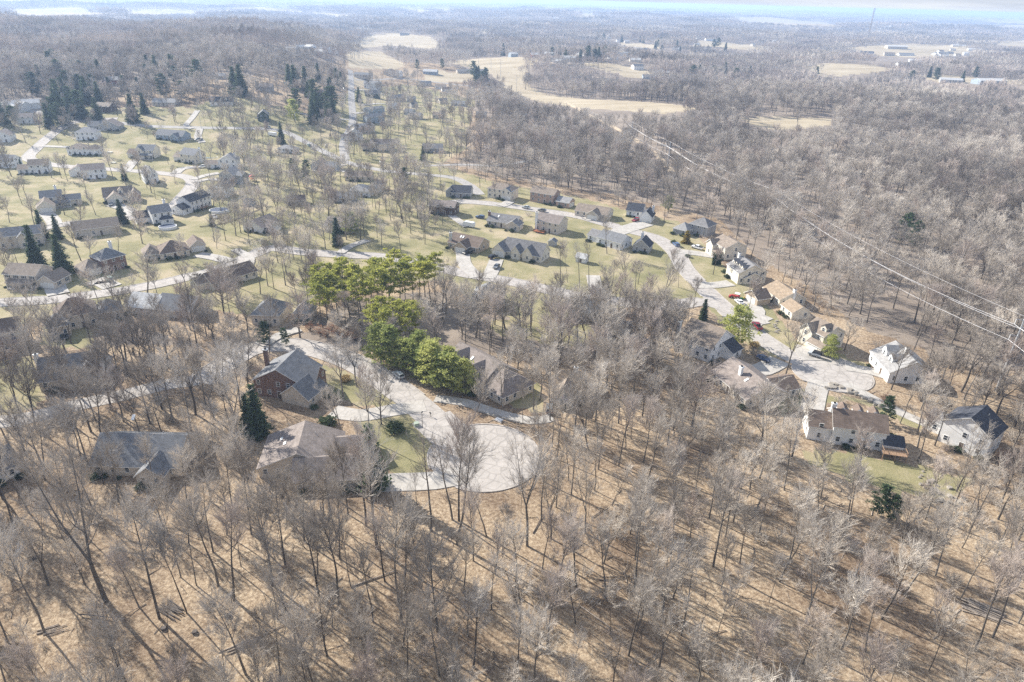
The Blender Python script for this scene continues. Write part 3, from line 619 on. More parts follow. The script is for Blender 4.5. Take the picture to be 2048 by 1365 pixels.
def house(label, p1, p2, z, blocks, rot=None, name='house', cat='house', chim=None, dorm=None, sky=None, deck=None, shut=False, porch=None, extra=None, group=None):
    A, B = P(*p1, z), P(*p2, z); dv = Vector((B.x-A.x, B.y-A.y)); rz = math.atan2(dv.y, dv.x)
    if rot is None and max(p1[1], p2[1]) < 200: dv = Vector((abs(p2[0]-p1[0])*(Vector(A)-Vector((0, 0, CAMH))).length/FPX, 0)); rz = R((int(p1[0]*7+p1[1]*3) % 50)-25)
    if rot is not None: rz = R(rot)
    root = empty(name, A, rz, label, cat, group); dist = (Vector((A.x, A.y, A.z-CAMH))).length; near = dist < 330
    bl = []
    for i, b0 in enumerate(blocks):
        b = dict(x=0, y=0, w=None, d=8, e=3, rh=2.4, ax='x', rc=None, wc=None, win='nlr', gar=None); b.update(b0)
        if b['w'] is None: b['w'] = dv.length
        for k in ('rc', 'wc'):
            if b[k] is None: b[k] = blocks[0][k] if i else 'grey'
        if 'px' in b:
            q = P(*b['px'], b.get('pz', z)); v = Vector((q.x-A.x, q.y-A.y)); b['x'] = v.x*math.cos(rz)+v.y*math.sin(rz); b['y'] = -v.x*math.sin(rz)+v.y*math.cos(rz)
        if b['x'] == 0 and b['y'] == 0 and i: b['y'] = -.02
        bl.append(b); link('wall', wall_mesh(b), root); rf = link('roof', roof_mesh(b), root)
        for (ux, uy, tx, ty) in [(0, 0, 1, 0), (0, 1, 1, 1), (0, 0, 0, 1), (1, 0, 1, 1)]: pass
        FOOT.append((rz, A.x, A.y, b['x'], b['y'], b['x']+b['w'], b['y']+b['d']))
        st = max(1, int(round((b['e']+.3)/2.9)))
        for fc in b['win']:
            Ln = b['w'] if fc in 'nf' else b['d']; k = max(1, int(Ln/(2.9 if dist < 600 else 3.6)))
            for lv in range(st):
                for j in range(k):
                    s = (j+.5)*Ln/k
                    if lv == 0 and b['gar'] == fc: continue
                    if lv == 0 and fc == 'n' and i == 0 and j == k//2 and not b['gar']:
                        (lx, ly), r_ = face_tf(b, fc, s); link('door', DOOR, root, (lx, ly, .1), r_); continue
                    if rng.random() < .12: continue
                    (lx, ly), r_ = face_tf(b, fc, s); add_window(root, (lx, ly), .95+lv*2.8, r_, near, shut)
        if b['gar']:
            fc = b['gar']; Ln = b['w'] if fc in 'nf' else b['d']; (lx, ly), r_ = face_tf(b, fc, Ln/2)
            link('garage_door', GD2 if Ln > 5.6 else GD1, root, (lx, ly, .05), r_)
    b = bl[0]
    def slope_z(b, u, v):
        if b['ax'] == 'x': return b['e']+b['rh']*(1-abs(v-b['d']/2)/(b['d']/2))
        if b['ax'] == 'y': return b['e']+b['rh']*(1-abs(u-b['w']/2)/(b['w']/2))
        return b['e']+b['rh']*.5
    for (fx, fy, c_) in (chim or []):
        u, v = b['w']*fx, b['d']*fy; zt = b['e']+b['rh']+1.0; m = MB(); m.box(b['x']+u-.55, b['y']+v-.4, -.5, b['x']+u+.55, b['y']+v+.4, zt); m.box(b['x']+u-.68, b['y']+v-.53, zt, b['x']+u+.68, b['y']+v+.53, zt+.18, 1); m.box(b['x']+u-.25, b['y']+v-.25, zt+.18, b['x']+u+.25, b['y']+v+.25, zt+.5, 2)
        ch = m.obj('chimney', [WALL[c_], M_trim, M_black], root)
    for (bi, fx, side, s_) in (dorm or []):
        b = bl[bi]; m = MB(); r_ = MB(); hw = s_*.5; hh = s_*.75; x0 = b['x']+b['w']*fx
        if b['ax'] == 'x':
            y0 = b['y']+(b['d']*.14 if side == 'n' else b['d']*.86); zb = slope_z(b, 0, b['d']*.14)-.2; dy = (b['d']*.34)*(1 if side == 'n' else -1)
            poly = [(x0-hw, y0, zb), (x0+hw, y0, zb), (x0+hw, y0, zb+hh), (x0, y0, zb+hh+hw*.8), (x0-hw, y0, zb+hh)]
            m.prism(poly if dy > 0 else poly[::-1], (0, dy, 0)); oo = .22; yo = y0-(.2 if dy > 0 else -.2); dd = dy*1.05
            for sg in (-1, 1):
                q = [(x0, yo, zb+hh+hw*.8+.1), (x0+sg*(hw+oo), yo, zb+hh-oo*.8+.1), (x0+sg*(hw+oo), yo, zb+hh-oo*.8-.02), (x0, yo, zb+hh+hw*.8-.02)]
                r_.prism(q if (sg*dy) > 0 else q[::-1], (0, dd, 0))
            dr = m.obj('dormer', WALL[b['wc']], root); r_.obj('dormer_roof', ROOF[b['rc']], dr)
            wn = link('window', W_full, dr, (x0, y0+(-.012 if dy > 0 else .012), zb+.15), 0 if dy > 0 else math.pi); wn.scale = (min(1, s_*.45), 1, min(1, s_*.38))
        else:
            x0 = b['x']+(b['w']*.14 if side == 'l' else b['w']*.86); yc = b['y']+b['d']*fx; zb = b['e']+b['rh']*.28-.2; dx = b['w']*.34*(1 if side == 'l' else -1)
            poly = [(x0, yc+hw, zb), (x0, yc-hw, zb), (x0, yc-hw, zb+hh), (x0, yc, zb+hh+hw*.8), (x0, yc+hw, zb+hh)]
            m.prism(poly if dx > 0 else poly[::-1], (dx, 0, 0)); oo = .22
            for sg in (-1, 1):
                q = [(x0-(.2 if dx > 0 else -.2), yc, zb+hh+hw*.8+.1), (x0-(.2 if dx > 0 else -.2), yc+sg*(hw+oo), zb+hh-oo*.8+.1), (x0-(.2 if dx > 0 else -.2), yc+sg*(hw+oo), zb+hh-oo*.8-.02), (x0-(.2 if dx > 0 else -.2), yc, zb+hh+hw*.8-.02)]
                r_.prism(q if (sg*dx) < 0 else q[::-1], (dx*1.05, 0, 0))
            dr = m.obj('dormer', WALL[b['wc']], root); r_.obj('dormer_roof', ROOF[b['rc']], dr)
            wn = link('window', W_full, dr, (x0+(-.012 if dx > 0 else .012), yc, zb+.15), -math.pi/2 if dx > 0 else math.pi/2); wn.scale = (min(1, s_*.45), 1, min(1, s_*.38))
    b = bl[0]
    for (fx, fy) in (sky or []):
        if b['ax'] != 'x': 
            u = b['w']*fx; sl_ = b['rh']/(b['w']/2); zt = b['e']+sl_*u+.12; v = b['y']+b['d']*fy; m = MB(); m.prism([(b['x']+u, v, zt), (b['x']+u+.6, v, zt+.6*sl_), (b['x']+u+.6, v+1.2, zt+.6*sl_), (b['x']+u, v+1.2, zt)], (0, 0, .14)); m.obj('skylight', [M_trim], root); continue
        v = b['d']*fy; sl_ = b['rh']/(b['d']/2); zt = b['e']+sl_*v+.12; u = b['x']+b['w']*fx
        m = MB(); m.prism([(u, b['y']+v, zt), (u+.7, b['y']+v, zt), (u+.7, b['y']+v+1.2, zt+1.2*sl_), (u, b['y']+v+1.2, zt+1.2*sl_)], (0, 0, .14)); m.obj('skylight', [M_trim], root)
    if deck:
        x0, y0, w_, d_, zt, mt = deck; m = MB(); k = int(d_/.28)
        for i in range(k): m.box(x0, y0+i*d_/k, zt-.06, x0+w_, y0+(i+.9)*d_/k, zt)
        m.obj('deck', mt, root); m = MB()
        for (a, c_) in ((x0, y0), (x0+w_-.12, y0), (x0+w_/2, y0)): m.box(a, c_, -2, a+.12, c_+.12, zt+1.0)
        m.box(x0, y0, zt+.9, x0+w_, y0+.1, zt+1.0); m.box(x0, y0, zt+.9, x0+.1, y0+d_, zt+1.0); m.box(x0+w_-.1, y0, zt+.9, x0+w_, y0+d_, zt+1.0)
        k = int(w_/.35)
        for i in range(k): m.box(x0+i*.35, y0+.03, zt, x0+i*.35+.05, y0+.08, zt+.9)
        m.obj('deck_railing', mt, root)
    if porch:
        x0, y0, w_, d_, h_ = porch; m = MB(); m.box(x0, y0, -.5, x0+w_, y0+d_, .3); m.obj('porch', [M_kerb], root)
        m = MB(); m.prism([(x0-.2, y0-.2, h_), (x0-.2, y0+d_, h_+.9), (x0-.2, y0+d_, h_+.7), (x0-.2, y0-.2, h_-.18)], (w_+.4, 0, 0)); m.obj('porch_roof', [ROOF[bl[0]['rc']]], root)
        for i in range(max(2, int(w_/2.2)+1)):
            k = max(2, int(w_/2.2)+1); m = MB(); xx = x0+.1+i*(w_-.3)/(k-1); m.box(xx, y0+.1, .3, xx+.16, y0+.26, h_-.1); m.obj('post', [M_trim], root)
    if near and bl[0]['ax'] in 'xy' and bl[0]['w'] > 7:
        b = bl[0]
        for fx, fy in ((.3, .62), (.66, .70)):
            u, v = b['w']*fx, b['d']*fy; z0 = slope_z(b, u, v); m = MB(); m.tube((b['x']+u, b['y']+v, z0-.1), (b['x']+u, b['y']+v, z0+.55), .09, .09, 6); m.obj('vent_pipe', [M_metal], root)
    if extra: extra(root, bl)
    return root
B_ = lambda **k: k
# ---- houses of the right-hand cul-de-sac and its street
house('white house with brown roof, low garage wing and small dark-roofed sunroom, nearest the lower right', (1669, 852), (1776, 867), 5.4,
      [B_(d=8.6, e=5.4, rh=2.7, rc='brown', wc='white'), B_(x=-5.6, y=.6, w=5.58, d=8.0, e=4.2, rh=2.5, win='nl'), B_(x=12.2, y=-1.2, w=4.4, d=5.2, e=2.8, rh=1.4, rc='dark', win='nr')],
      dorm=[(0, .2, 'f', 2.2), (0, .5, 'f', 2.2), (0, .8, 'f', 2.2)], chim=[(.0, .55, 'white')], deck=(11.4, -4.2, 5.5, 2.9, 1.9, M_deck))
house('tall white gabled house with dark blue roof behind the tree at the right edge', (1872, 880), (1967, 922), 0,
      [B_(d=9.6, e=6.4, rh=3.4, ax='y', rc='dark', wc='white'), B_(x=-4.2, y=3.0, w=4.3, d=6, e=3.4, rh=1.9, rc='grey', win='nl')], deck=(12.6, 1, 3, 5, 2.2, M_deck))
house('white gabled house with stone chimney end beside the yellow-green pine', (1418, 727), (1464, 701), 0,
      [B_(d=12, e=5.0, rh=4.4, ax='y', rc='tan', wc='white', win='nl'), B_(x=-1.3, y=7, w=1.4, d=4.6, e=5.5, rh=1, ax='y', wc='stone', win=''), B_(x=6.5, y=-4.0, w=5.5, d=8, e=3.0, rh=2.2, ax='x', rc='dark', win='nr')], chim=[(-.06, .98, 'stone')])
house('long low house under a broad taupe roof with white chimney, below the white gabled house', (1424, 742), (1493, 799), 2.9,
      [B_(d=13.5, e=2.9, rh=3.6, rc='taupe', wc='beige'), B_(x=7.5, y=11, w=8, d=8.0, e=2.8, rh=2.0, ax='y', rc='brown', win='r')], chim=[(.45, .30, 'white')], sky=[(.62, .24)])
house('cream two-storey house with brown roof and two front gables by the bulb of the street', (1604, 684), (1641, 704), 0,
      [B_(d=9.4, e=5.6, rh=2.6, rc='tan', wc='cream', win='nr'), B_(x=-1.0, y=-1.2, w=5.0, d=5, e=5.4, rh=2.4, ax='y', win='n'), B_(x=4.2, y=-2.6, w=5.6, d=3, e=2.8, rh=1.0, gar='n', win='')], dorm=[(0, .75, 'n', 2.2)])
house('white house with pale grey roof half hidden by bare trees beyond the bulb', (1741, 706), (1779, 749), 2.9,
      [B_(d=13.5, e=3.6, rh=3.8, rc='lightgrey', wc='white', win='nr')], dorm=[(0, .3, 'n', 3.0), (0, .62, 'n', 2.4)], chim=[(.5, .5, 'white')])
house('tan detached garage with dark brown roof beside the red vehicles', (1513, 613), (1539, 609), 0,
      [B_(d=7.4, e=2.8, rh=2.3, rc='brown', wc='tan', gar='l', win='')], name='garage', cat='garage')
house('beige ranch house with sunlit orange-tan roof behind the tan garage', (1527, 575), (1560, 600), 2.8,
      [B_(d=10.5, e=2.9, rh=2.6, rc='orange', wc='cream'), B_(px=(1560, 623), pz=0, w=7.5, d=7, e=2.9, rh=2.0, rc='orange')], chim=[(1.0, .5, 'white')])
house('beige house with four white front dormers and low garage, uphill of the red vehicles', (1451, 550), (1474, 569), 0,
      [B_(d=12, e=4.8, rh=3.2, rc='grey', wc='cream', win='nr', gar='n'), B_(x=6.0, y=2.4, w=5, d=8, e=2.8, rh=2, ax='x', win='nr')], dorm=[(0, .15, 'n', 1.8), (0, .4, 'n', 1.8), (0, .65, 'n', 1.8), (0, .88, 'n', 1.8)], chim=[(-.04, .4, 'white')])
house('beige two-storey house with tan hip roof and porch beside the white pickup', (1420, 505), (1447, 521), 0,
      [B_(d=11, e=5.6, rh=2.4, rc='tan', wc='cream', win='nr'), B_(x=-.5, y=-2.2, w=5, d=4, e=5.2, rh=1.9, ax='y', win='n')], porch=(5.0, -2.2, 4.5, 2.1, 2.7))
house('grey-roofed house with hip-roofed garage wing below the golden shrub slope', (1376, 467), (1413, 476), 0,
      [B_(d=9, e=5.2, rh=2.8, ax='hip', rc='grey', wc='grey'), B_(px=(1345, 467), pz=0, w=7.5, d=8, e=2.9, rh=2.6, ax='hip', rc='lightgrey', gar='l')])
house('white garage-fronted house with dark blue roof at the wide pale driveway', (1279, 444), (1302, 447), 0,
      [B_(d=9, e=3.1, rh=2.8, ax='y', rc='dark', wc='white', gar='n', win='r'), B_(px=(1252, 432), pz=0, w=8.2, d=9, e=3.2, rh=3.0, ax='x', rc='dark', win='nl')], chim=[(.85, .8, 'white')])
house('long tan ranch house with pale tan roof at the far bend of the street', (1150, 421), (1213, 431), 2.8,
      [B_(d=10.5, e=2.9, rh=2.6, rc='tan', wc='beige', win='nr'), B_(x=7.5, y=-3.2, w=6.5, d=6, e=2.9, rh=2.2, ax='y', gar='n', win='')])
house('pinkish two-storey house with five shuttered upper windows in a row', (1060, 403), (1106, 411), 0,
      [B_(d=8.4, e=5.6, rh=2.4, rc='tan', wc='pinkbrick', win='nr'), B_(px=(1112, 413), pz=0, w=7.5, d=7.5, e=3, rh=2, ax='x', rc='lightgrey', gar='r')], shut=True)
house('cream hip-roofed house with small front gable and white garage door, far side of the street', (975, 395), (1023, 402), 0,
      [B_(d=9, e=5.5, rh=2.4, ax='hip', rc='tan', wc='cream', win='nl'), B_(x=9, y=-1.4, w=6, d=5, e=5.2, rh=1.9, ax='y', rc='slate', gar='n')])
house('low house with blue-black gabled roofs at the start of the far street', (903, 395), (940, 397), 0,
      [B_(d=10, e=2.9, rh=3.0, rc='dark', wc='grey', win='nr'), B_(x=-3.5, y=1, w=5.5, d=6, e=2.9, rh=2.4, ax='y', rc='dark')])
house('grey-roofed ranch house with brick chimney and white umbrella patio', (974, 441), (1032, 449), 2.8,
      [B_(d=10, e=2.9, rh=2.6, rc='grey', wc='beige'), B_(x=11, y=-2.5, w=6.5, d=6.5, e=2.9, rh=2, ax='y')], chim=[(.0, .3, 'brick')], sky=[(.3, .25)])
house('tan two-storey house with tall white chimney and red wood deck', (1070, 461), (1116, 470), 0,
      [B_(d=10, e=5.3, rh=2.6, rc='taupe', wc='beige', win='nl')], chim=[(.05, .0, 'white')], deck=(.8, -3.4, 5.5, 3.2, .7, M_reddeck))
house('grey-roofed house with plain white gable end between the street and the woods', (1195, 476), (1241, 489), 3.0,
      [B_(d=9.5, e=3.6, rh=2.5, rc='slate', wc='white', win='nr'), B_(x=-6.5, y=1.2, w=6.6, d=7.5, e=2.9, rh=2.0, rc='grey')])
house('small house with near-black gable roof and white chimney', (1265, 503), (1297, 508), 0,
      [B_(d=7.5, e=3.0, rh=3.0, ax='y', rc='dark', wc='grey')], chim=[(.3, .95, 'white')])
house('grey cape house with three steep dark front gables and attached garage', (1006, 513), (1082, 527), 0,
      [B_(d=9.5, e=3.0, rh=4.4, rc='grey', wc='cream', win='nr'), B_(x=-4.6, y=-1.8, w=6.2, d=7.5, e=3, rh=3.2, ax='y', rc='slate', gar='n'), B_(x=4.2, y=-1.0, w=4.2, d=5, e=3.3, rh=2.8, ax='y', rc='slate', win='n'), B_(x=9.6, y=-1.0, w=4.6, d=5, e=3.4, rh=3.0, ax='y', rc='slate', win='n')])
house('brown-roofed contemporary house with two skylights, dark wings and stone chimney', (896, 485), (955, 497), 2.6,
      [B_(d=10.5, e=2.9, rh=3.0, rc='brown', wc='tan'), B_(x=5.0, y=-3.0, w=6.5, d=6, e=3, rh=2.2, ax='y', rc='brown', gar='n')], chim=[(.05, .1, 'stone')], sky=[(.28, .28), (.36, .28)])
house('dark two-storey house with flat-looking tan roof among trunks', (858, 428), (908, 433), 0, [B_(d=8.5, e=4.6, rh=2.0, rc='taupe', wc='darkbrown')])
house('white-gabled house with pale roof and two small windows below the rural road', (697, 392), (740, 395), 0,
      [B_(d=9.5, e=3.2, rh=2.6, ax='hip', rc='lightgrey', wc='white'), B_(px=(735, 384), pz=0, w=7, d=8, e=3, rh=2.2, ax='y', rc='slate')])
house('tan-roofed ranch house with pale gable end by the rural road bend', (690, 362), (742, 364), 0, [B_(d=8.5, e=2.9, rh=2.4, rc='tan', wc='beige')])
house('low white-walled house with taupe roof beside the creek lawn', (487, 461), (520, 470), 0,
      [B_(d=12, e=2.8, rh=2.9, ax='y', rc='taupe', wc='white'), B_(x=8, y=2, w=6, d=8, e=2.8, rh=2.2, ax='x', rc='taupe')], rot=-22, sky=[(.3, .5)])
house('brown-roofed house with dark front gable behind the lone spruce', (650, 462), (700, 468), 0, [B_(d=9, e=3, rh=2.8, rc='taupe', wc='beige'), B_(x=2, y=-2, w=5, d=5, e=3, rh=2.4, ax='y', rc='slate')])
house('low brown-roofed shed-like house in the brush line', (577, 412), (612, 410), 0, [B_(d=7, e=2.7, rh=1.9, rc='brown', wc='darkbrown')])
house('long low house with dark roof hidden by grey trees above the creek', (660, 405), (705, 408), 0, [B_(d=8, e=2.8, rh=2.2, rc='slate', wc='grey')])
house('long taupe-roofed house seen from behind, beside the concrete turnaround', (424, 567), (514, 541), 2.9, [B_(d=9.5, e=2.9, rh=2.8, rc='brown', wc='cream', win='n'), B_(x=-4.0, y=3, w=4.1, d=6, e=2.8, rh=1.8, rc='tan')])
house('hip-roofed brown ranch house with white front-facing garage and curved drive', (322, 521), (381, 512), 0,
      [B_(d=10.5, e=2.8, rh=3.4, ax='hip', rc='brown', wc='beige', win='n'), B_(px=(383, 506), pz=0, w=6.0, d=8, e=2.8, rh=2.4, ax='y', gar='n'), B_(x=-5.5, y=1.5, w=6, d=8.5, e=2.8, rh=2.8, ax='hip', rc='tan', win='nl')])
house('red brick two-storey house with white chimney and low hip-roofed garage wing', (208, 548), (256, 535), 0,
      [B_(d=8.5, e=5.6, rh=2.8, ax='hip', rc='slate', wc='brick', win='nr'), B_(px=(172, 556), pz=0, w=8.2, d=8.5, e=2.8, rh=2.8, ax='hip', rc='tan', wc='pinkbrick', gar='n')], chim=[(.85, .9, 'white')])
house('tan two-storey house with dark porch roof band and side garage', (14, 574), (78, 578), 0,
      [B_(d=9, e=5.3, rh=2.6, rc='tan', wc='beige', win='n'), B_(px=(80, 577), pz=0, w=6.5, d=8.5, e=3, rh=2.4, ax='y', rc='tan', gar='n')], porch=(2.0, -2.4, 10, 2.3, 2.7), shut=True)
house('pale two-storey house with dark blue roof and tall rear window bay', (0, 500), (72, 492), 0,
      [B_(w=16, d=8.6, e=5.5, rh=2.5, rc='slate', wc='beige', win='nr'), B_(x=7.5, y=-2.4, w=3.4, d=3, e=5.2, rh=1.6, ax='y', rc='slate', wc='beige', win='n')])
house('long tan-roofed ranch house with walkout wall and brown door', (150, 478), (242, 466), 0, [B_(d=10, e=3.8, rh=2.6, rc='tan', wc='beige', win='nr')])
house('white two-storey house with dark roofs, sunporch and side garage by the round pool', (308, 451), (347, 445), 0,
      [B_(d=9.5, e=5.6, rh=2.6, rc='slate', wc='white', win='nr'), B_(px=(275, 450), pz=0, w=8.6, d=7.5, e=3, rh=2.4, rc='dark', gar=None, win='nl'), B_(x=3.0, y=-2.2, w=5.5, d=3, e=2.8, rh=1.1, ax='hip', rc='dark', win='n')], chim=[(.92, .9, 'white')])
house('bright white two-storey house with black roof turned towards the kidney pool', (384, 426), (424, 411), 0,
      [B_(d=8.5, e=5.4, rh=2.5, rc='dark', wc='white', win='nr'), B_(x=-5.5, y=.3, w=5.6, d=7.5, e=2.9, rh=2.0, rc='dark', win='nl')], deck=(5, -3, 5, 2.8, 1.2, M_deck))
house('tan-roofed house with two street-facing garages and stone-clad front gables', (210, 407), (268, 402), 0,
      [B_(d=10, e=3.2, rh=3.8, rc='tan', wc='cream', win='nl'), B_(x=1.5, y=-3.2, w=7.2, d=6, e=3.0, rh=2.6, ax='y', gar='n', win=''), B_(x=12, y=-1.5, w=5, d=6, e=3.4, rh=3, ax='y', wc='pinkbrick', win='n')], dorm=[(0, .6, 'n', 2.4)])
house('cream two-storey house with dark roof, front porch and projecting garage', (86, 418), (128, 414), 0,
      [B_(d=9, e=5.4, rh=2.6, rc='slate', wc='cream', win='n'), B_(px=(76, 428), pz=0, w=7.5, d=8, e=3.1, rh=3, ax='y', rc='tan', gar='n'), B_(px=(128, 412), pz=0, w=8, d=7, e=2.9, rh=2, ax='x', rc='slate')], porch=(6, -2.3, 6.5, 2.2, 2.7), chim=[(.75, .95, 'white')])
house('white gable-ended house with narrow chimney stripe down its wall', (291, 369), (319, 366), 0, [B_(d=11, e=5.2, rh=3.4, ax='y', rc='lightgrey', wc='white', win='nl')], chim=[(.5, -.03, 'white')])
house('white two-storey house with small front garage gable above the brushy slope', (166, 360), (212, 357), 0,
      [B_(d=10, e=5.4, rh=2.6, rc='taupe', wc='white', win='nr'), B_(px=(140, 354), pz=0, w=9, d=8, e=3, rh=2.8, ax='y', rc='taupe')])
house('white house with tan roof screened by pinkish bare trees', (60, 349), (100, 347), 0, [B_(d=9, e=5.2, rh=2.6, rc='tan', wc='white'), B_(x=-6, y=1, w=6, d=8, e=3, rh=2, rc='tan')])
house('white octagon-cornered house with pale roof on the green corner lawn', (136, 311), (176, 311), 0, [B_(d=9.5, e=4.2, rh=2.6, ax='hip', rc='tan', wc='white'), B_(px=(176, 311), pz=0, w=6.5, d=9, e=4.0, rh=2.2, ax='hip', rc='tan')])
house('tall white house with hip roof behind the octagon-cornered one', (153, 281), (192, 281), 0, [B_(d=9.5, e=5.6, rh=2.8, ax='hip', rc='lightgrey', wc='white', win='nl')])
house('broad grey-roofed house with twin gables above the white corner houses', (197, 262), (238, 262), 0, [B_(d=10, e=3.6, rh=4, ax='y', rc='taupe', wc='grey'), B_(x=-9, y=4, w=9.2, d=8, e=3, rh=2.6, rc='slate')])
house('cream farmhouse with front gable, white porch and attached garage on the hill', (275, 317), (309, 318), 0,
      [B_(d=9.5, e=5.4, rh=2.8, rc='slate', wc='cream', win='n'), B_(px=(256, 316), pz=0, w=8.2, d=8.5, e=3, rh=2.2, rc='brown', gar='n'), B_(x=.4, y=-1.6, w=5.0, d=4, e=5.2, rh=2.6, ax='y', win='n')], porch=(3.4, -3.6, 8.5, 2.0, 2.8))
house('cream colonial house with ten shuttered windows and chimney', (362, 325), (391, 329), 0,
      [B_(d=10, e=5.6, rh=3.0, rc='slate', wc='cream', win='nr'), B_(px=(348, 322), pz=0, w=6.5, d=8, e=3, rh=2.4, rc='tan', gar='n')], shut=True, chim=[(1.02, .5, 'white')])
house('white house with light roof and low porch wing at the far end of the lane', (438, 338), (474, 338), 0, [B_(d=10, e=5.2, rh=3.0, ax='y', rc='lightgrey', wc='white', win='nr'), B_(x=-7.5, y=0, w=7.6, d=7, e=2.9, rh=1.8, rc='tan')], chim=[(.85, .5, 'white')])
house('pale green-grey gabled house between two white ones', (440, 367), (470, 370), 0, [B_(d=9, e=5.4, rh=3.0, ax='y', rc='lightgrey', wc='grey', win='nr'), B_(x=10, y=2, w=4, d=6, e=5.2, rh=1.6, rc='slate')])
house('narrow pale house with twin gables just above the black-roofed white house', (428, 395), (456, 396), 0, [B_(d=9, e=5.2, rh=3.2, ax='y', rc='tan', wc='white', win='nr'), B_(x=-3.6, y=-.8, w=4, d=6, e=3, rh=2.2, ax='y', rc='tan')])
house('long low house with slate roof and gabled porch below the rural road', (312, 278), (366, 283), 0, [B_(d=9.5, e=3.2, rh=3, rc='slate', wc='blue'), B_(x=14, y=-3, w=6, d=6, e=2.9, rh=2.2, ax='y', rc='slate')])
house('white house with blue roof cut by the left edge, below the corner lawn', (-22, 335), (26, 337), 0, [B_(d=9, e=4.6, rh=2.6, rc='slate', wc='white', win='nr')])
house('shadowed white house at the left edge behind bare trunks', (-12, 286), (22, 285), 0, [B_(d=10, e=5, rh=3, ax='y', rc='taupe', wc='white')])
house('white house among trees left of the subdivision entrance', (30, 248), (66, 247), 0, [B_(d=9, e=4.6, rh=2.6, rc='taupe', wc='white')])
house('white cape house with three dormers on its black roof, on the hill lawn', (421, 212), (466, 210), 0, [B_(d=9, e=3.2, rh=3.4, rc='dark', wc='white', win='n')], dorm=[(0, .5, 'n', 2.0), (0, .7, 'n', 2.0), (0, .88, 'n', 2.0)])
house('narrow black-green two-storey house with white-trimmed gable', (518, 244), (538, 244), 0, [B_(d=9, e=5.4, rh=3.0, ax='y', rc='slate', wc='darkgreen', win='n'), B_(x=-1, y=3, w=4, d=6, e=3, rh=2, rc='brown')])
house('dark brown house with pale tan roof below the big spruces', (189, 224), (220, 226), 0, [B_(d=9, e=4.6, rh=2.4, rc='tan', wc='darkbrown')])
house('red barn with a light metal roof in the hillside trees', (204, 171), (232, 171), 0, [B_(d=10, e=4.6, rh=2.6, rc='white', wc='red', win='n')], name='barn', cat='barn')
house('low house with broad pale roof among the hillside trees', (305, 212), (350, 212), 0, [B_(d=10, e=3, rh=2.4, rc='lightgrey', wc='beige')])
house('white trailer-like cottage beside the roadside spruce', (556, 305), (588, 308), 0, [B_(d=7, e=2.8, rh=1.8, ax='hip', rc='lightgrey', wc='white')])
house('blue-gabled small house with pale drive beneath the two pines', (622, 340), (650, 342), 0, [B_(d=8, e=3.4, rh=2.6, ax='y', rc='slate', wc='blue'), B_(x=9, y=2, w=7, d=8, e=2.9, rh=2, rc='slate')])
house('white gabled house with dark dormer beside the vertical road', (694, 280), (724, 282), 0, [B_(d=9, e=4.2, rh=3.4, ax='y', rc='lightgrey', wc='white', win='n'), B_(x=-4, y=-2, w=8, d=5, e=2.7, rh=1.4, rc='taupe')])
house('long pale-roofed house just beyond the white gabled one', (712, 266), (750, 264), 0, [B_(d=9, e=3.6, rh=2.2, rc='lightgrey', wc='beige')])
house('tan two-storey house with porch on the slope right of the vertical road', (742, 302), (790, 303), 0, [B_(d=8.5, e=5, rh=2.4, rc='taupe', wc='beige', win='n'), B_(x=-6, y=-1, w=7, d=7, e=2.9, rh=2, rc='brown')])
house('grey ranch house screened by trees at the wood edge', (846, 306), (886, 306), 0, [B_(d=9, e=3.2, rh=2.4, rc='grey', wc='grey')])
house('upper of two blue-grey rowlike houses with white upstairs windows', (738, 230), (770, 230), 0, [B_(d=8, e=4.6, rh=1.4, rc='slate', wc='blue', win='n')])
house('lower of two blue-grey rowlike houses with white garage doors', (735, 247), (770, 247), 0, [B_(d=8, e=4.8, rh=2, rc='slate', wc='blue', win='n', gar=None)])
house('dark green low house with black roof beside the vertical road', (730, 193), (758, 195), 0, [B_(d=10, e=3, rh=2.4, rc='dark', wc='darkgreen')])
house('white house with tall bays uphill of the dark green one', (728, 176), (758, 176), 0, [B_(d=9, e=5, rh=2.2, rc='lightgrey', wc='white', win='n')])
house('long low dark-roofed building at the head of the vertical road', (708, 154), (740, 152), 0, [B_(d=9, e=3, rh=2, rc='slate', wc='beige')])
house('brown-roofed lodge-like house at the upper bend', (766, 149), (788, 146), 0, [B_(d=10, e=3.6, rh=3, ax='y', rc='brown', wc='beige')])
house('pale-roofed house beside the lodge-like one', (780, 150), (800, 150), 0, [B_(d=9, e=3.4, rh=2.2, rc='lightgrey', wc='white')])
house('white house with blue tarp-like roof at the hilltop turnaround', (846, 148), (872, 150), 0, [B_(d=9, e=3.4, rh=2.4, rc='white', wc='blue')])
house('very long low building with grey roof at the field foot', (915, 147), (968, 147), 0, [B_(d=9, e=3, rh=1.8, rc='grey', wc='beige')])
house('brick ranch pair-house by the spruces, sunlit porch', (646, 174), (668, 175), 0, [B_(d=8, e=3, rh=2, rc='tan', wc='pinkbrick')])
house('dark ranch house left of two in the tree gap', (628, 190), (644, 191), 0, [B_(d=8, e=3, rh=2.2, rc='brown', wc='darkbrown')])
house('dark ranch house right of two in the tree gap', (647, 190), (660, 191), 0, [B_(d=8, e=3, rh=2.2, rc='dark', wc='darkbrown')])
house('grey house among trunks left of the dark spruce pair', (512, 182), (540, 182), 0, [B_(d=8, e=4, rh=2.2, rc='taupe', wc='grey')])
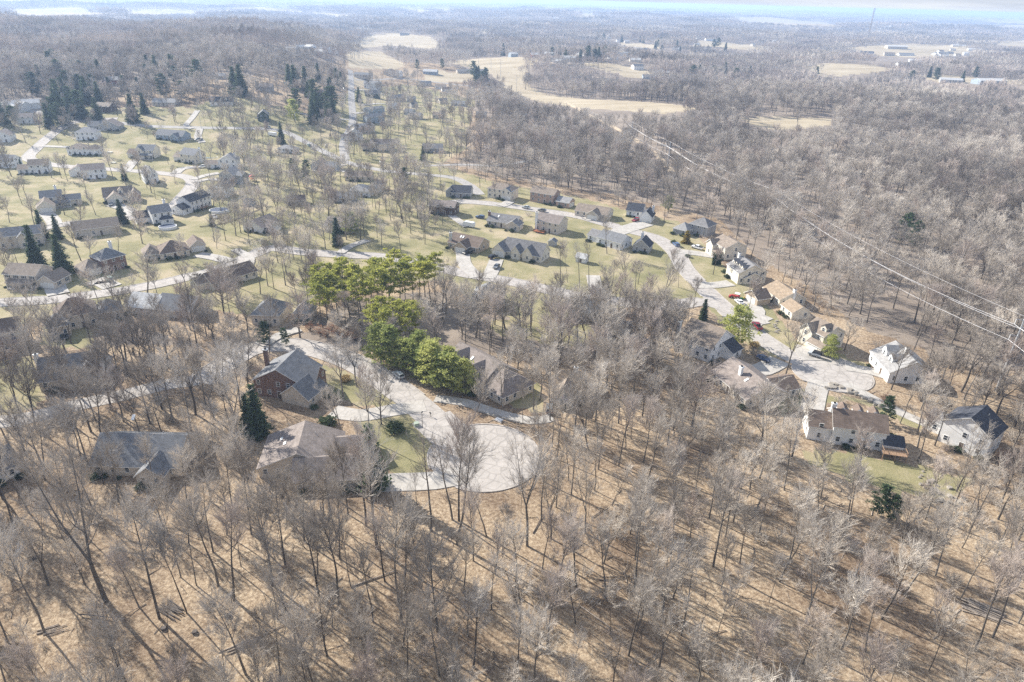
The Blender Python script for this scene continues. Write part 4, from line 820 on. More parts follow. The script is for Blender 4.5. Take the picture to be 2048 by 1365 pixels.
SM = [((785, 203), (812, 203), 'slate', 'beige', 'slate-roofed ranch house in the tree-dotted slope'), ((815, 204), (832, 205), 'grey', 'grey', 'small grey house beside the slate-roofed ranch'), ((786, 219), (798, 219), 'white', 'white', 'small white shed-like house in the open yard'), ((824, 216), (836, 216), 'dark', 'grey', 'dark-roofed outbuilding in the open yard'),
      ((865, 237), (884, 238), 'tan', 'beige', 'tan low house below the dark-roofed outbuilding'), ((808, 230), (825, 232), 'slate', 'blue', 'blue-grey house behind thin trees'), ((818, 238), (840, 240), 'grey', 'beige', 'low grey-roofed house with brown yard'), ((880, 208), (896, 208), 'grey', 'beige', 'grey-roofed house at the right of the open yard'),
      ((884, 184), (902, 184), 'brown', 'white', 'brown and white double house at the slope top'), ((902, 212), (930, 214), 'slate', 'grey', 'slate-roofed house deep in the grove'), ((840, 172), (862, 172), 'slate', 'beige', 'flat dark-roofed house under big bare trees'), ((870, 178), (890, 176), 'tan', 'white', 'pale house on the upper lane'),
      ((952, 236), (972, 237), 'grey', 'beige', 'lone grey house in the wood right of the neighbourhood'), ((1050, 240), (1066, 240), 'white', 'white', 'small white house by the trail through the wood'), ((420, 158), (446, 158), 'slate', 'beige', 'dark long shed at the top of the hill drive')]
for a, b_, rc, wc, lb in SM: house(lb, a, b_, 0, [B_(d=8, e=3, rh=2.2, rc=rc, wc=wc, win='n')])
# ---- houses near the big cul-de-sac and on the left
house('dark slate-roofed brick house with cross gable and detached-looking gabled garage beside the main road', (506, 760), (606, 772), 5.0,
      [B_(d=11.5, e=5.2, rh=4.0, ax='y', rc='slate', wc='brick', win='nl'), B_(x=8.5, y=3.0, w=8, d=7, e=4.6, rh=3.2, ax='x', rc='slate', win='nr')], chim=[(.0, .7, 'brick')])
house('small slate-roofed garage with steep gable at the shaded driveway', (616, 800), (652, 771), 2.7, [B_(d=8.6, e=2.8, rh=3.4, rc='slate', wc='beige', gar='r', win='n'), ], name='garage', cat='garage')
house('large low house with L-shaped taupe roof and skylights left of the cul-de-sac', (516, 936), (676, 928), 2.9,
      [B_(d=13, e=2.9, rh=3.6, ax='y', rc='taupe', wc='beige', win='nl'), B_(x=8.5, y=-5.5, w=15, d=9.5, e=2.8, rh=2.8, rc='taupe', win='nr'), B_(x=17, y=3.5, w=8, d=8, e=2.8, rh=2.3, rc='taupe', win='r')], sky=[(.2, .62), (.27, .42)])
house('long slate-roofed house screened by trees in the lower left wood', (180, 930), (352, 934), 2.9,
      [B_(d=13.5, e=2.9, rh=4.2, rc='slate', wc='beige', win='nr'), B_(x=12, y=-3.5, w=6, d=6, e=2.9, rh=2.4, ax='y', rc='slate', win='n')], sky=[(.3, .7)])
house('wide grey-roofed house with white box chimney behind grey trees at the left', (76, 765), (176, 752), 2.9, [B_(d=12.5, e=3.0, rh=4.4, rc='grey', wc='beige', win='nl'), B_(px=(140, 752), pz=2.9, w=9, d=9, e=3, rh=3, ax='y', rc='grey')], chim=[(-.05, .5, 'white')], dorm=[(0, .3, 'n', 1.8), (0, .55, 'n', 1.8)])
house('cream two-storey house with maroon-brown roof cut by the left edge', (-40, 706), (46, 692), 0, [B_(d=8.5, e=5.5, rh=2.8, rc='brown', wc='cream', win='nr'), B_(x=5, y=-3, w=5, d=4, e=2.8, rh=1.4, ax='x', rc='dark', win='n')])
house('pale house with three steep dark hip roofs behind the left wood', (118, 665), (200, 650), 0, [B_(d=9.5, e=5.2, rh=4, ax='hip', rc='brown', wc='beige', win='nr'), B_(x=-2.5, y=-4, w=6, d=6, e=4, rh=3.2, ax='hip', rc='slate', win='n'), B_(x=12, y=1, w=7, d=7, e=4, rh=3, ax='hip', rc='slate')])
house('house with bright pale roof slope showing through the tall grey trees', (252, 612), (320, 622), 2.9, [B_(w=11, d=10, e=3, rh=3.2, rc='white', wc='beige'), B_(x=11, y=.5, w=13, d=10, e=3, rh=3.6, rc='slate')], rot=-10)
house('large house with broad tan-grey roof, dormers and skylight behind the yellow-green pines', (882, 730), (958, 775), 2.9,
      [B_(d=15, e=3, rh=5.0, rc='taupe', wc='beige', win='n'), B_(x=13.5, y=1.5, w=12, d=12, e=3, rh=4.2, ax='hip', rc='taupe', win='nr')], dorm=[(0, .25, 'n', 3.4), (0, .72, 'n', 2.8)], sky=[(.45, .3)])
house('tan-roofed house with white chimney and stone gable, beside the wooded lot', (1104, 778), (1170, 790), 2.9, [B_(d=10.5, e=2.9, rh=3.4, rc='orange', wc='grey', win='n'), B_(x=.5, y=-3.5, w=6.5, d=6, e=2.9, rh=3, ax='y', rc='tan', wc='stone', win='n')], chim=[(.55, .6, 'white')])
house('dark hip-roofed house buried in tall bare trees mid-picture', (944, 618), (1002, 622), 0, [B_(d=11, e=4.2, rh=4.2, ax='hip', rc='slate', wc='grey')])
house('slate-roofed house with small cupola peak behind bare trees', (1138, 640), (1204, 645), 0, [B_(d=10.5, e=3.2, rh=3.6, rc='slate', wc='grey'), B_(x=6, y=6, w=4.5, d=6, e=4.8, rh=2.4, ax='hip', rc='slate')])
house('low dark house east of the cupola one, roof in twigs', (1215, 680), (1262, 682), 0, [B_(d=8, e=2.8, rh=2.4, rc='slate', wc='grey')])
house('grey-blue hip-roofed house beside the upper end of the main road', (505, 650), (560, 652), 0, [B_(d=10.5, e=4.0, rh=3.6, ax='hip', rc='slate', wc='beige', win='n'), B_(x=13, y=4, w=6, d=6, e=3.4, rh=3, ax='hip', rc='lightgrey')])
house('pale-walled house with grey roof at the far lower left edge', (-60, 965), (35, 930), 2.9, [B_(d=10, e=3, rh=3, rc='grey', wc='white')])
house('white garden shed with small windows among trunks by the three-gabled cape', (1151, 524), (1170, 528), 0, [B_(d=3.6, e=2.4, rh=1.4, rc='white', wc='white', win='n')], name='shed', cat='shed')
house('little grey shed with open front behind the cape house', (1096, 492), (1110, 494), 0, [B_(d=3, e=2.2, rh=1, ax='y', rc='slate', wc='grey', win='')], name='shed', cat='shed')
house('small blue-grey shed below the pale houses on the hedge line', (487, 412), (506, 413), 0, [B_(d=4, e=2.4, rh=1.3, rc='slate', wc='blue', win='')], name='shed', cat='shed')
# ---- far farms, sheds and houses
FAR = [((1022, 115), (1036, 115), 'white', 'blue', 'white metal barn at the left end of the hilltop field', 5, 12), ((1063, 115), (1078, 116), 'white', 'red', 'dark red shed with white roof on the hilltop field', 4, 10), ((1088, 112), (1108, 114), 'white', 'white', 'row of white farm buildings right of the red shed', 3.5, 12),
       ((1308, 150), (1336, 151), 'white', 'beige', 'long pale metal barn at the end of the hill field', 4, 12), ((1286, 158), (1312, 159), 'slate', 'blue', 'low blue-roofed shed in the wood beside the long barn', 3, 10), ((1268, 140), (1288, 140), 'slate', 'white', 'farmhouse above the long pale barn', 5, 10),
       ((1960, 170), (2004, 171), 'white', 'blue', 'large pale metal warehouse far right', 6, 22), ((1880, 166), (1912, 166), 'white', 'grey', 'grey building left of the far right warehouse', 5, 12), ((1720, 110), (1742, 112), 'dark', 'white', 'white farmhouse with black roof in the far pasture', 6, 12),
       ((1768, 112), (1784, 112), 'tan', 'beige', 'tan farmhouse right of the black-roofed one', 6, 12), ((1798, 112), (1822, 113), 'slate', 'white', 'low white barn in the far pasture', 4, 14), ((1796, 134), (1816, 134), 'taupe', 'white', 'house at the corner of the far right field', 5, 12), ((1818, 128), (1836, 128), 'white', 'white', 'house with white roof in the far right grove', 6, 12),
       ((1936, 102), (1960, 102), 'white', 'white', 'long white shed at the right among far fields', 4, 14), ((1560, 98), (1576, 99), 'white', 'white', 'white house on the far wooded ridge, left of three', 6, 12), ((1604, 99), (1620, 99), 'slate', 'white', 'house with grey roof on the far wooded ridge', 6, 12), ((1640, 102), (1656, 102), 'tan', 'beige', 'tan house at the right of the far wooded ridge', 6, 12),
       ((1450, 124), (1466, 125), 'lightgrey', 'white', 'pale house right of the conifer windbreak', 4, 12), ((1412, 82), (1434, 82), 'tan', 'white', 'white house cluster building under the dark far pines', 5, 14), ((1106, 40), (1135, 42), 'white', 'white', 'white institutional building on the far plain', 8, 30), ((800, 72), (815, 73), 'dark', 'grey', 'dark farm shed at the top of the left hill field', 5, 14),
       ((1775, 98), (1806, 98), 'white', 'beige', 'long sunlit cream barn beside the far pasture', 6, 22), ((1876, 112), (1892, 112), 'slate', 'white', 'white house with slate roof right of the far pasture', 6, 12), ((1905, 94), (1925, 94), 'white', 'beige', 'cream shed near the far right tree line', 4, 16)]
for a, b_, rc, wc, lb, e_, d_ in FAR: house(lb, a, b_, 0, [B_(d=d_, e=e_, rh=2.6, rc=rc, wc=wc, win='n')], name='barn' if 'barn' in lb else ('shed' if 'shed' in lb else 'house'), cat='barn' if 'barn' in lb else ('shed' if 'shed' in lb else 'building'))
hr = random.Random(5)
for (x0, y0, x1, y1, k) in [(1100, 96, 1290, 128, 30), (1140, 66, 1400, 92, 20), (540, 98, 690, 118, 16), (985, 44, 1100, 76, 10), (1640, 44, 1800, 70, 10), (1500, 84, 1700, 96, 10), (1860, 100, 2040, 124, 12), (640, 40, 800, 60, 6), (1290, 100, 1440, 112, 12), (0, 205, 60, 230, 5)]:
    for i in range(k):
        x, y = hr.uniform(x0, x1), hr.uniform(y0, y1); rc, wc = hr.choice(['white', 'slate', 'tan', 'lightgrey', 'lightgrey', 'white']), hr.choice(['white', 'white', 'beige', 'cream'])
        far = y < 70; a = P(x, y); 
        house('small pale house among the trees of the far settlement', (x, y), (x+8, y), 0, [B_(w=hr.uniform(11, 17)*(1.3 if far else 1), d=hr.uniform(8, 11)*(1.3 if far else 1), e=hr.choice([3, 5.4]), rh=2.4, rc=rc, wc=wc, win='')], rot=hr.uniform(-40, 40), group='scattered far houses')
def clear_of(X, Y, pad=1.0):
    X = np.asarray(X, float); Y = np.asarray(Y, float); m = np.ones(X.shape, bool)
    for rz, ax, ay, x0, y0, x1, y1 in FOOT:
        u = (X-ax)*math.cos(rz)+(Y-ay)*math.sin(rz); v = -(X-ax)*math.sin(rz)+(Y-ay)*math.cos(rz); m &= ~((u > x0-pad) & (u < x1+pad) & (v > y0-pad) & (v < y1+pad))
    return m
# ------------------------------------------------------------------ vehicles
def wheel(par, x, y, r=.33):
    m = MB(); m.tube((x, y-.11, r), (x, y+.11, r), r, r, 14); w_ = m.obj('wheel', M_tyre, par); m = MB(); m.tube((x, y-.13, r), (x, y+.13, r), r*.58, r*.58, 10); m.obj('rim', M_rim, w_)
PROF = {'sedan': ([(-2.25, .35), (-2.3, .75), (-2.15, .95), (-1.5, 1.0), (1.0, .97), (2.05, .80), (2.3, .62), (2.28, .35)], [(-1.75, .98), (-1.15, 1.40), (.25, 1.42), (1.05, .96)]),
        'suv': ([(-2.3, .4), (-2.35, .8), (-2.3, 1.08), (.95, 1.08), (2.1, .98), (2.35, .75), (2.33, .4)], [(-2.25, 1.06), (-2.0, 1.68), (.1, 1.70), (.95, 1.06)]),
        'van': ([(-2.4, .38), (-2.45, .9), (-2.4, 1.1), (1.3, 1.08), (2.2, .85), (2.45, .65), (2.42, .38)], [(-2.38, 1.08), (-2.15, 1.76), (.3, 1.78), (1.45, 1.06)]),
        'pickup': ([(-2.8, .5), (-2.85, .8), (-2.8, 1.12), (1.0, 1.12), (2.5, 1.05), (2.8, .8), (2.78, .5)], [(-.95, 1.10), (-.85, 1.78), (.6, 1.80), (1.25, 1.10)]),
        'jeep': ([(-1.9, .55), (-1.95, 1.0), (-1.9, 1.15), (.75, 1.15), (1.85, 1.1), (1.95, .9), (1.95, .55)], [(-1.88, 1.13), (-1.85, 1.84), (.45, 1.84), (.78, 1.13)])}
PAINTS = {k: paint(k+'_paint', c) for k, c in dict(silver=(.42, .45, .46), white=(.78, .78, .77), black=(.018, .018, .02), red=(.42, .02, .015), maroon=(.22, .012, .02), blue=(.06, .11, .22), grey=(.13, .14, .15), palegreen=(.22, .29, .26), darkblue=(.02, .035, .08)).items()}
def car(px, face, kind, col, label, name='parked_car', cat='car', s=1.0, soft=False):
    """face: photo pixel the nose points at"""
    a = P(*px); f = P(*face); rz = math.atan2(f.y-a.y, f.x-a.x); d = roaddist(np.array([a.x]), np.array([a.y]))[0]
    z = .34 if d < 0 else .05; r = empty(name, (a.x, a.y, a.z+z), rz, label, cat); r.scale = (s, s, s)
    body, cab = PROF[kind]; hw = .92; m = MB(); n_ = len(body)
    L_ = [(x, -hw, z) for x, z in body]; R_ = [(x, hw, z) for x, z in body]; Li = [(x*.985, -hw+.07, z) for x, z in body]
    m.prism(L_[::-1], (0, 2*hw, 0)); m.obj('body', PAINTS[col], r)
    c = cab; t0, t1 = hw-.06, hw-.24; lo = [c[0], c[3]]; hi = [c[1], c[2]]
    m = MB(); A = [(lo[0][0], -t0, lo[0][1]), (lo[1][0], -t0, lo[1][1]), (lo[1][0], t0, lo[1][1]), (lo[0][0], t0, lo[0][1])]; B = [(hi[0][0], -t1, hi[0][1]), (hi[1][0], -t1, hi[1][1]), (hi[1][0], t1, hi[1][1]), (hi[0][0], t1, hi[0][1])]
    for i in range(4): j = (i+1) % 4; m.face([A[i], A[j], B[j], B[i]])
    m.face(B); m.obj('windows', M_glass, r)
    m = MB(); zt = hi[0][1]; m.box(hi[0][0]-.05, -t1-.03, zt-.02, hi[1][0]+.05, t1+.03, zt+.05)
    for sx in ((hi[0][0], lo[0][0]), (hi[1][0], lo[1][0])):
        for sg in (-1, 1): m.tube((sx[0], sg*t1, zt), (sx[1], sg*t0, lo[0][1]), .045, .05, 4)
    if kind in ('suv', 'van', 'pickup', 'sedan'):
        mid = (hi[0][0]+hi[1][0])/2
        for sg in (-1, 1): m.tube((mid, sg*(t1+.01), zt), (mid, sg*(t0+.01), lo[0][1]), .04, .05, 4)
    m.obj('roof', M_black if soft else PAINTS[col], r)
    if kind == 'pickup':
        m = MB(); m.box(-2.7, -.78, 1.125, -1.05, .78, 1.14); m.obj('bed', M_black, r)
    for sx in (1, -1):
        for sg in (-1, 1):
            m = MB(); xe = (body[-2][0] if sx > 0 else body[1][0]); m.box(xe-.10*(sx > 0)-.02, sg*.62-.16, .68, xe+.03+(.10 if sx < 0 else 0)-.02, sg*.62+.16, .84); m.obj('headlight' if sx > 0 else 'tail_light', M_lampw if sx > 0 else M_lampr, r)
    wx = (body[-1][0]-.85, body[0][0]+.9)
    for x in wx:
        for sg in (-1, 1): wheel(r, x, sg*.83, .40 if kind in ('pickup', 'jeep') else .34)
    if kind == 'jeep': m = MB(); m.tube((-2.05, 0, 1.05), (-1.85, 0, 1.05), .36, .36, 14); m.obj('spare_wheel', M_tyre, r)
    return r
car((797, 754), (790, 748), 'suv', 'silver', 'silver estate car parked on the main road below the soft pines')
car((219, 563), (212, 558), 'van', 'palegreen', 'pale green minivan in the driveway of the red brick house')
car((986, 518), (996, 514), 'suv', 'black', 'black car in front of the garage of the three-gabled cape house')
car((993, 537), (985, 545), 'sedan', 'grey', 'dark grey car on the drive below the three-gabled cape house')
car((935, 509), (925, 512), 'suv', 'black', 'black car beside the skylit brown-roofed house')
car((1271, 443), (1262, 446), 'suv', 'maroon', 'dark red car on the wide pale driveway')
car((1352, 492), (1345, 486), 'suv', 'blue', 'grey-blue car at the mouth of the long driveway')
car((1394, 498), (1380, 494), 'pickup', 'white', 'white pickup on the driveway of the beige hip-roofed house', 'pickup_truck', 'truck')
car((1202, 432), (1190, 428), 'pickup', 'white', 'white pickup at the far bend of the street', 'pickup_truck', 'truck')
car((1478, 607), (1470, 600), 'sedan', 'white', 'white car beside the red tractor gear')
car((1513, 657), (1505, 648), 'pickup', 'maroon', 'red pickup parked on the street verge', 'pickup_truck', 'truck')
car((1628, 714), (1618, 711), 'jeep', 'silver', 'silver off-roader with black soft top on the cul-de-sac', soft=True)
car((1526, 722), (1538, 728), 'sedan', 'darkblue', 'dark blue car in the shade of the white gabled house')
car((1099, 821), (1099, 812), 'suv', 'grey', 'grey car in front of the tan-roofed house behind a tree trunk')
car((1052, 418), (1045, 417), 'sedan', 'silver', 'silver car left of two on the far street')
car((1084, 424), (1076, 423), 'sedan', 'grey', 'grey car right of two on the far street')
car((618, 293), (612, 289), 'sedan', 'palegreen', 'green car on the rural road')
car((626, 300), (620, 297), 'sedan', 'silver', 'pale car just behind the green one on the rural road')
car((405, 336), (396, 337), 'van', 'white', 'white van at the lane end beside the light-roofed house')
car((222, 412), (222, 418), 'sedan', 'grey', 'grey car before the twin garages')
car((429, 436), (436, 440), 'sedan', 'white', 'white car by the kidney pool')
car((398, 282), (392, 283), 'pickup', 'grey', 'dark pickup outside the slate-roofed house', 'pickup_truck', 'truck')
car((536, 257), (528, 257), 'sedan', 'silver', 'pale car on the rural road below the black-green house')
car((126, 240), (118, 239), 'suv', 'black', 'black car at the upper road junction')
car((500, 353), (508, 353), 'sedan', 'silver', 'silver car by the red play set')
car((1875, 841), (1868, 838), 'sedan', 'silver', 'silver car at the end of the long lane')
car((960, 437), (952, 436), 'suv', 'blue', 'blue car left of the chimneyed grey ranch')
car((1497, 645), (1490, 648), 'sedan', 'white', 'white car behind the yellow-green pine') if False else None
# trailer, fire-engine-red tractor gear, campers
def camper(px, face, label, L_=6.0):
    a = P(*px); f = P(*face); r = empty('camper', (*a.xy, a.z), math.atan2(f.y-a.y, f.x-a.x), label, 'trailer'); m = MB()
    m.prism([(-L_/2, -1.1, .5), (-L_/2, -1.1, 2.3), (-L_/2+.3, -1.1, 2.6), (L_/2-.7, -1.1, 2.6), (L_/2, -1.1, 1.7), (L_/2, -1.1, .5)][::-1], (0, 2.2, 0)); m.obj('body', PAINTS['white'], r)
    m = MB(); m.box(-L_/2+.8, -1.13, 1.3, -L_/2+2, -1.11, 2.0); m.box(L_/2-2.2, -1.13, 1.3, L_/2-1.2, -1.11, 2.0); m.obj('windows', M_glass, r); m = MB(); m.tube((L_/2, 0, .6), (L_/2+1.2, 0, .5), .05, .05, 5); m.obj('drawbar', M_metal, r)
    for sg in (-1, 1): wheel(r, -.4, sg*1.0)
camper((938, 454), (928, 452), 'white camper beside the brown-roofed house with skylights'); camper((545, 272), (536, 270), 'white camper by the lone roadside spruce', 7)
a = P(1470, 597); r = empty('tractor', a, R(150), 'bright red tractor with white canopy in front of the tan garage', 'tractor')
m = MB(); m.prism([(-1.6, -.5, .6), (-1.6, -.5, 1.2), (-.2, -.5, 1.25), (1.5, -.45, 1.3), (1.7, -.45, .7)][::-1], (0, 1.0, 0)); m.box(-1.7, -1.0, .9, -.5, 1.0, 1.15); m.box(1.7, -1.0, .2, 2.3, 1.0, .8); m.obj('body', PAINTS['red'], r)
m = MB(); m.box(-1.6, -.9, 2.1, .3, .9, 2.2); m.obj('canopy', PAINTS['white'], r); m = MB()
for x, y in ((-1.5, -.8), (-1.5, .8), (.2, -.8), (.2, .8)): m.tube((x, y, 1.1), (x, y, 2.1), .04, .04, 4)
m.obj('canopy_frame', M_black, r)
for x, y, q in ((-1, -.9, .65), (-1, .9, .65), (1.2, -.75, .42), (1.2, .75, .42)): wheel(r, x, y, q)
yel = paint('yellow_paint', (.6, .45, .02)); grn = paint('green_paint', (.03, .22, .06))
a = P(1484, 600); r = empty('riding_mower', a, R(200), 'green and yellow riding mower next to the red tractor', 'mower'); m = MB(); m.box(-.1, -.35, .4, 1.0, .35, .9); m.box(-1.0, -.5, .4, -.1, .5, .6); m.obj('body', grn, r); m = MB(); m.box(-.8, -.3, .6, -.3, .3, .75); m.box(-.9, -.3, .7, -.75, .3, 1.15); m.obj('seat', yel, r)
for x in (-.7, .7):
    for sg in (-1, 1): wheel(r, x, sg*.5, .28)

# ------------------------------------------------------------------ yards: pools, lamp, mailboxes, walls, logs
def pool(px, ra, rb, label, above, fill):
    a = P(*px); r = empty('swimming_pool', a, R(10), label, 'pool'); k = 40; h = 1.2 if above else .12; wl, rim, wt = MB(), MB(), MB()
    E = [(ra*math.cos(2*math.pi*i/k), rb*math.sin(2*math.pi*i/k)) for i in range(k)]
    for i in range(k):
        (x0, y0), (x1, y1) = E[i], E[(i+1) % k]; wl.face([(x0, y0, -.5), (x1, y1, -.5), (x1, y1, h), (x0, y0, h)]); s0 = .93; rim.face([(x0, y0, h), (x1, y1, h), (x1*s0, y1*s0, h), (x0*s0, y0*s0, h)]); rim.face([(x0*s0, y0*s0, h), (x1*s0, y1*s0, h), (x1*s0, y1*s0, h-.3), (x0*s0, y0*s0, h-.3)])
    wt.face([(x*.93, y*.93, h-.15) for x, y in E]); wl.obj('wall', M_trim if above else M_kerb, r); rim.obj('rim', M_trim, r); wt.obj('water' if fill is M_water else 'cover', fill, r)
pool((336, 457), 4.0, 3.6, 'round above-ground pool with white wall behind the white two-storey house', True, M_cover)
pool((439, 424), 4.8, 4.0, 'oval pool with pale deck by the black-roofed white house', True, M_cover); pool((418, 315), 5.5, 3.2, 'pale rectangular-looking pool patch behind the shuttered colonial house', False, M_water)
a = P(845, 856); r = empty('street_lamp', a, 0, 'street lamp on a wood post at the driveway corner by the cul-de-sac', 'lamp post'); m = MB(); m.tube((0, 0, -.3), (0, 0, 4.6), .08, .06, 8); m.obj('post', M_polewood, r)
m = MB(); m.tube((0, 0, 4.6), (0, 0, 4.7), .1, .26, 8); m.tube((0, 0, 4.95), (0, 0, 5.1), .3, .05, 8); m.obj('cap', M_black, r); m = MB(); m.tube((0, 0, 4.7), (0, 0, 4.95), .16, .22, 8); m.obj('lens', M_lampw, r)
a = P(833, 852); r = empty('utility_box', a, R(25), 'pale green utility box on the lawn beside the street lamp', 'utility box'); m = MB(); m.box(-.6, -.5, 0, .6, .5, .9); m.prism([(-.65, -.55, .9), (.65, -.55, .9), (.6, .5, 1.05), (-.6, .5, 1.05)], (0, 0, .05)); m.obj('cabinet', plain('pale_green_paint', (.42, .48, .38), .5), r); m = MB(); m.box(-.8, -.7, -.2, .8, .7, .08); m.obj('base', M_kerb, r)
for q, lb in (((861, 834), 'black mailbox at the kerb right of the street lamp'), ((919, 821), 'dark mailbox on the far kerb of the cul-de-sac opposite the lamp'), ((1487, 628), 'mailbox beside the tan garage drive'), ((1403, 566), 'mailbox at the four-dormer house drive')):
    a = P(*q); r = empty('mailbox', a, R(40), lb, 'mailbox'); m = MB(); m.box(-.05, -.05, 0, .05, .05, 1.1); m.box(-.05, -.3, .75, .05, .3, .83); m.obj('post', M_polewood, r); m = MB(); m.prism([(-.13, -.32, 1.1), (.13, -.32, 1.1), (.13, -.32, 1.28), (.07, -.32, 1.38), (-.07, -.32, 1.38), (-.13, -.32, 1.28)], (0, .64, 0)); m.obj('box', M_black, r)
a = P(998, 842); r = empty('culvert_box', a, R(-35), 'grey storm drain inlet at the kerb top of the cul-de-sac', 'drain'); m = MB(); m.box(-1, -.6, -.2, 1, .6, .45); m.obj('cover', M_metal, r); m = MB(); m.box(-1.3, -.8, -.2, 1.3, -.6, .3); m.obj('lip', M_kerb, r)
def rocks(pix, label, n_, s=.5, spread=.25, name='stone_border', cat='stone border', mat=M_rock, seed=1):
    rr = random.Random(seed); pts = [P(*q) for q in pix]; r = empty(name, pts[0], 0, label, cat); base = []
    for v in range(3):
        m = MB(); k = 7; ring = [(math.cos(i*6.28/k)*rr.uniform(.8, 1.1), math.sin(i*6.28/k)*rr.uniform(.7, 1.1)) for i in range(k)]
        m.face([(x*.8, y*.8, .55) for x, y in ring])
        for i in range(k): j = (i+1) % k; m.face([(*ring[i], 0), (*ring[j], 0), (ring[j][0]*.8, ring[j][1]*.8, .55), (ring[i][0]*.8, ring[i][1]*.8, .55)]); m.face([(*ring[i], -.6), (*ring[j], -.6), (*ring[j], 0), (*ring[i], 0)])
        base.append(m.mesh('stone', mat))
    for i in range(n_):
        t = (i+.5)/n_*(len(pts)-1); k = min(int(t), len(pts)-2); q = pts[k].lerp(pts[k+1], t-k)-pts[0]
        o = link('stone', base[i % 3], r, (q.x+rr.gauss(0, spread), q.y+rr.gauss(0, spread), q.z+.05), rr.random()*6); k_ = s*rr.uniform(.6, 1.3); o.scale = (k_, k_, k_)
rocks([(946, 820), (975, 828), (1010, 838), (1040, 847)], 'row of stones edging the shaded lane above the cul-de-sac', 30, .38, .1, seed=2)
rocks([(1103, 792), (1120, 785), (1140, 771)], 'low tan stone retaining wall below the tan-roofed house', 22, .6, .1, 'retaining_wall', 'wall', seed=3)
rocks([(1556, 640), (1548, 655), (1556, 668)], 'line of rocks on the lawn by the red pickup', 14, .5, .5, seed=4)
rocks([(1655, 782), (1665, 772), (1690, 778), (1720, 792), (1765, 812)], 'curved planting bed of dark boulders below the cul-de-sac', 34, .7, .7, seed=5)
rocks([(1840, 948), (1870, 975), (1880, 1000), (1920, 1010), (1960, 1040)], 'scattered boulders along the dry ditch at the right', 40, .6, 1.6, 'boulder_scatter', 'boulders', seed=6)
def woodpile(px, rz, n_, Ln, label, mat=M_log, r0=.14, wid=2.0, seed=1, name='log_pile', cat='log pile'):
    rr = random.Random(seed); a = P(*px); r = empty(name, a, R(rz), label, cat); m = MB(); m.tube((-Ln/2, 0, 0), (Ln/2, 0, .05), r0, r0*.7, 7); me_ = m.mesh('log', mat)
    for i in range(n_):
        o = link('log', me_, r, (rr.gauss(0, .5), (i/(n_-1)-.5)*wid+rr.gauss(0, .1) if n_ > 1 else 0, r0+rr.choice([0, 0, r0*1.8])), R(rr.gauss(0, 5))); k = rr.uniform(.6, 1.2); o.scale = (rr.uniform(.6, 1.1), k, k)
woodpile((342, 1222), -28, 13, 4.6, 'dark stacked poles lying at the foot of a big tree, lower left', M_logdark, .13, 2.6, 1)
woodpile((104, 1262), 25, 7, 3.4, 'pale and dark planks beside a tree base at the far lower left', M_log, .12, 1.8, 2)
woodpile((488, 1290), 33, 8, 5.5, 'loose pile of pale fallen poles in the leaf litter, lower left of centre', M_log, .12, 1.4, 3)
woodpile((1965, 1222), -35, 20, 7.5, 'large heap of grey fallen logs at the right edge', M_log, .16, 3.4, 4)
woodpile((1225, 1165), -5, 5, 5, 'dark windfall branches around a snapped trunk', M_logdark, .14, 2.5, 5)
for i, (x, y, rz, Ln, lb) in enumerate([(530, 1270, 42, 9, 'long pale fallen branch above the pole pile'), (190, 1235, -12, 6, 'fallen branch left of the dark stacked poles'), (745, 1160, 30, 11, 'thin fallen trunk in the centre foreground'), (1195, 1030, 50, 7, 'fallen dark log in the middle wood'), (1330, 940, -20, 8, 'pale fallen trunk in the wood right of the lot'), (1080, 1045, 60, 6, 'short fallen log below the cul-de-sac'), (1190, 1235, -40, 8, 'bent fallen bough in the lower middle wood'), (1405, 905, -28, 9, 'long pale fallen trunk among thin trees')]):
    woodpile((x, y), rz, 1, Ln, lb, M_log if i % 2 == 0 else M_logdark, .16, 0, 20+i, 'fallen_log', 'log')
for q, lb in (((70, 1117), 'dark stump in the lower left leaf litter'), ((424, 1208), 'red-brown stump between two tall trunks'), ((457, 1233), 'small stump right of the red-brown one'), ((390, 1266), 'stump farther down the lower left slope'), ((328, 1259), 'stump just below the dark stacked poles')):
    a = P(*q); r = empty('tree_stump', a, 0, lb, 'stump'); m = MB(); m.tube((0, 0, -.2), (0, 0, .45), .55, .42, 9); m.obj('stump', M_logdark, r); m = MB()
    for i in range(4): m.tube((math.cos(i*1.6)*.3, math.sin(i*1.6)*.3, .12), (math.cos(i*1.6)*.95, math.sin(i*1.6)*.95, -.1), .14, .05, 5)
    m.obj('root', M_logdark, r)
a = P(1068, 838-75); 
# trampoline, play set, picnic tables
def trampoline(px, ra, label):
    a = P(*px); r = empty('trampoline', a, 0, label, 'trampoline'); k = 20; m = MB()
    for i in range(k):
        p, q = [(ra*math.cos(t), ra*math.sin(t), .9) for t in (6.283*i/k, 6.283*(i+1)/k)]; m.tube(p, q, .05, .05, 4, cap=False)
        if i % 5 == 0: m.tube((p[0], p[1], 0), p, .04, .04, 4)
    m.obj('frame', M_metal, r); m = MB(); m.face([(ra*.95*math.cos(6.283*i/k), ra*.95*math.sin(6.283*i/k), .9) for i in range(k)]); m.obj('mat', M_black, r)
trampoline((128, 678), 2.1, 'trampoline under the trees left of the three-roofed house')
a = P(505, 362); r = empty('play_set', a, R(20), 'red and brown wooden play set beside the silver car', 'play set'); m = MB(); m.box(-1.4, -1.4, 1.2, 1.4, 1.4, 1.35)
for x in (-1.3, 1.2):
    for y in (-1.3, 1.2): m.box(x, y, 0, x+.12, y+.12, 2.6)
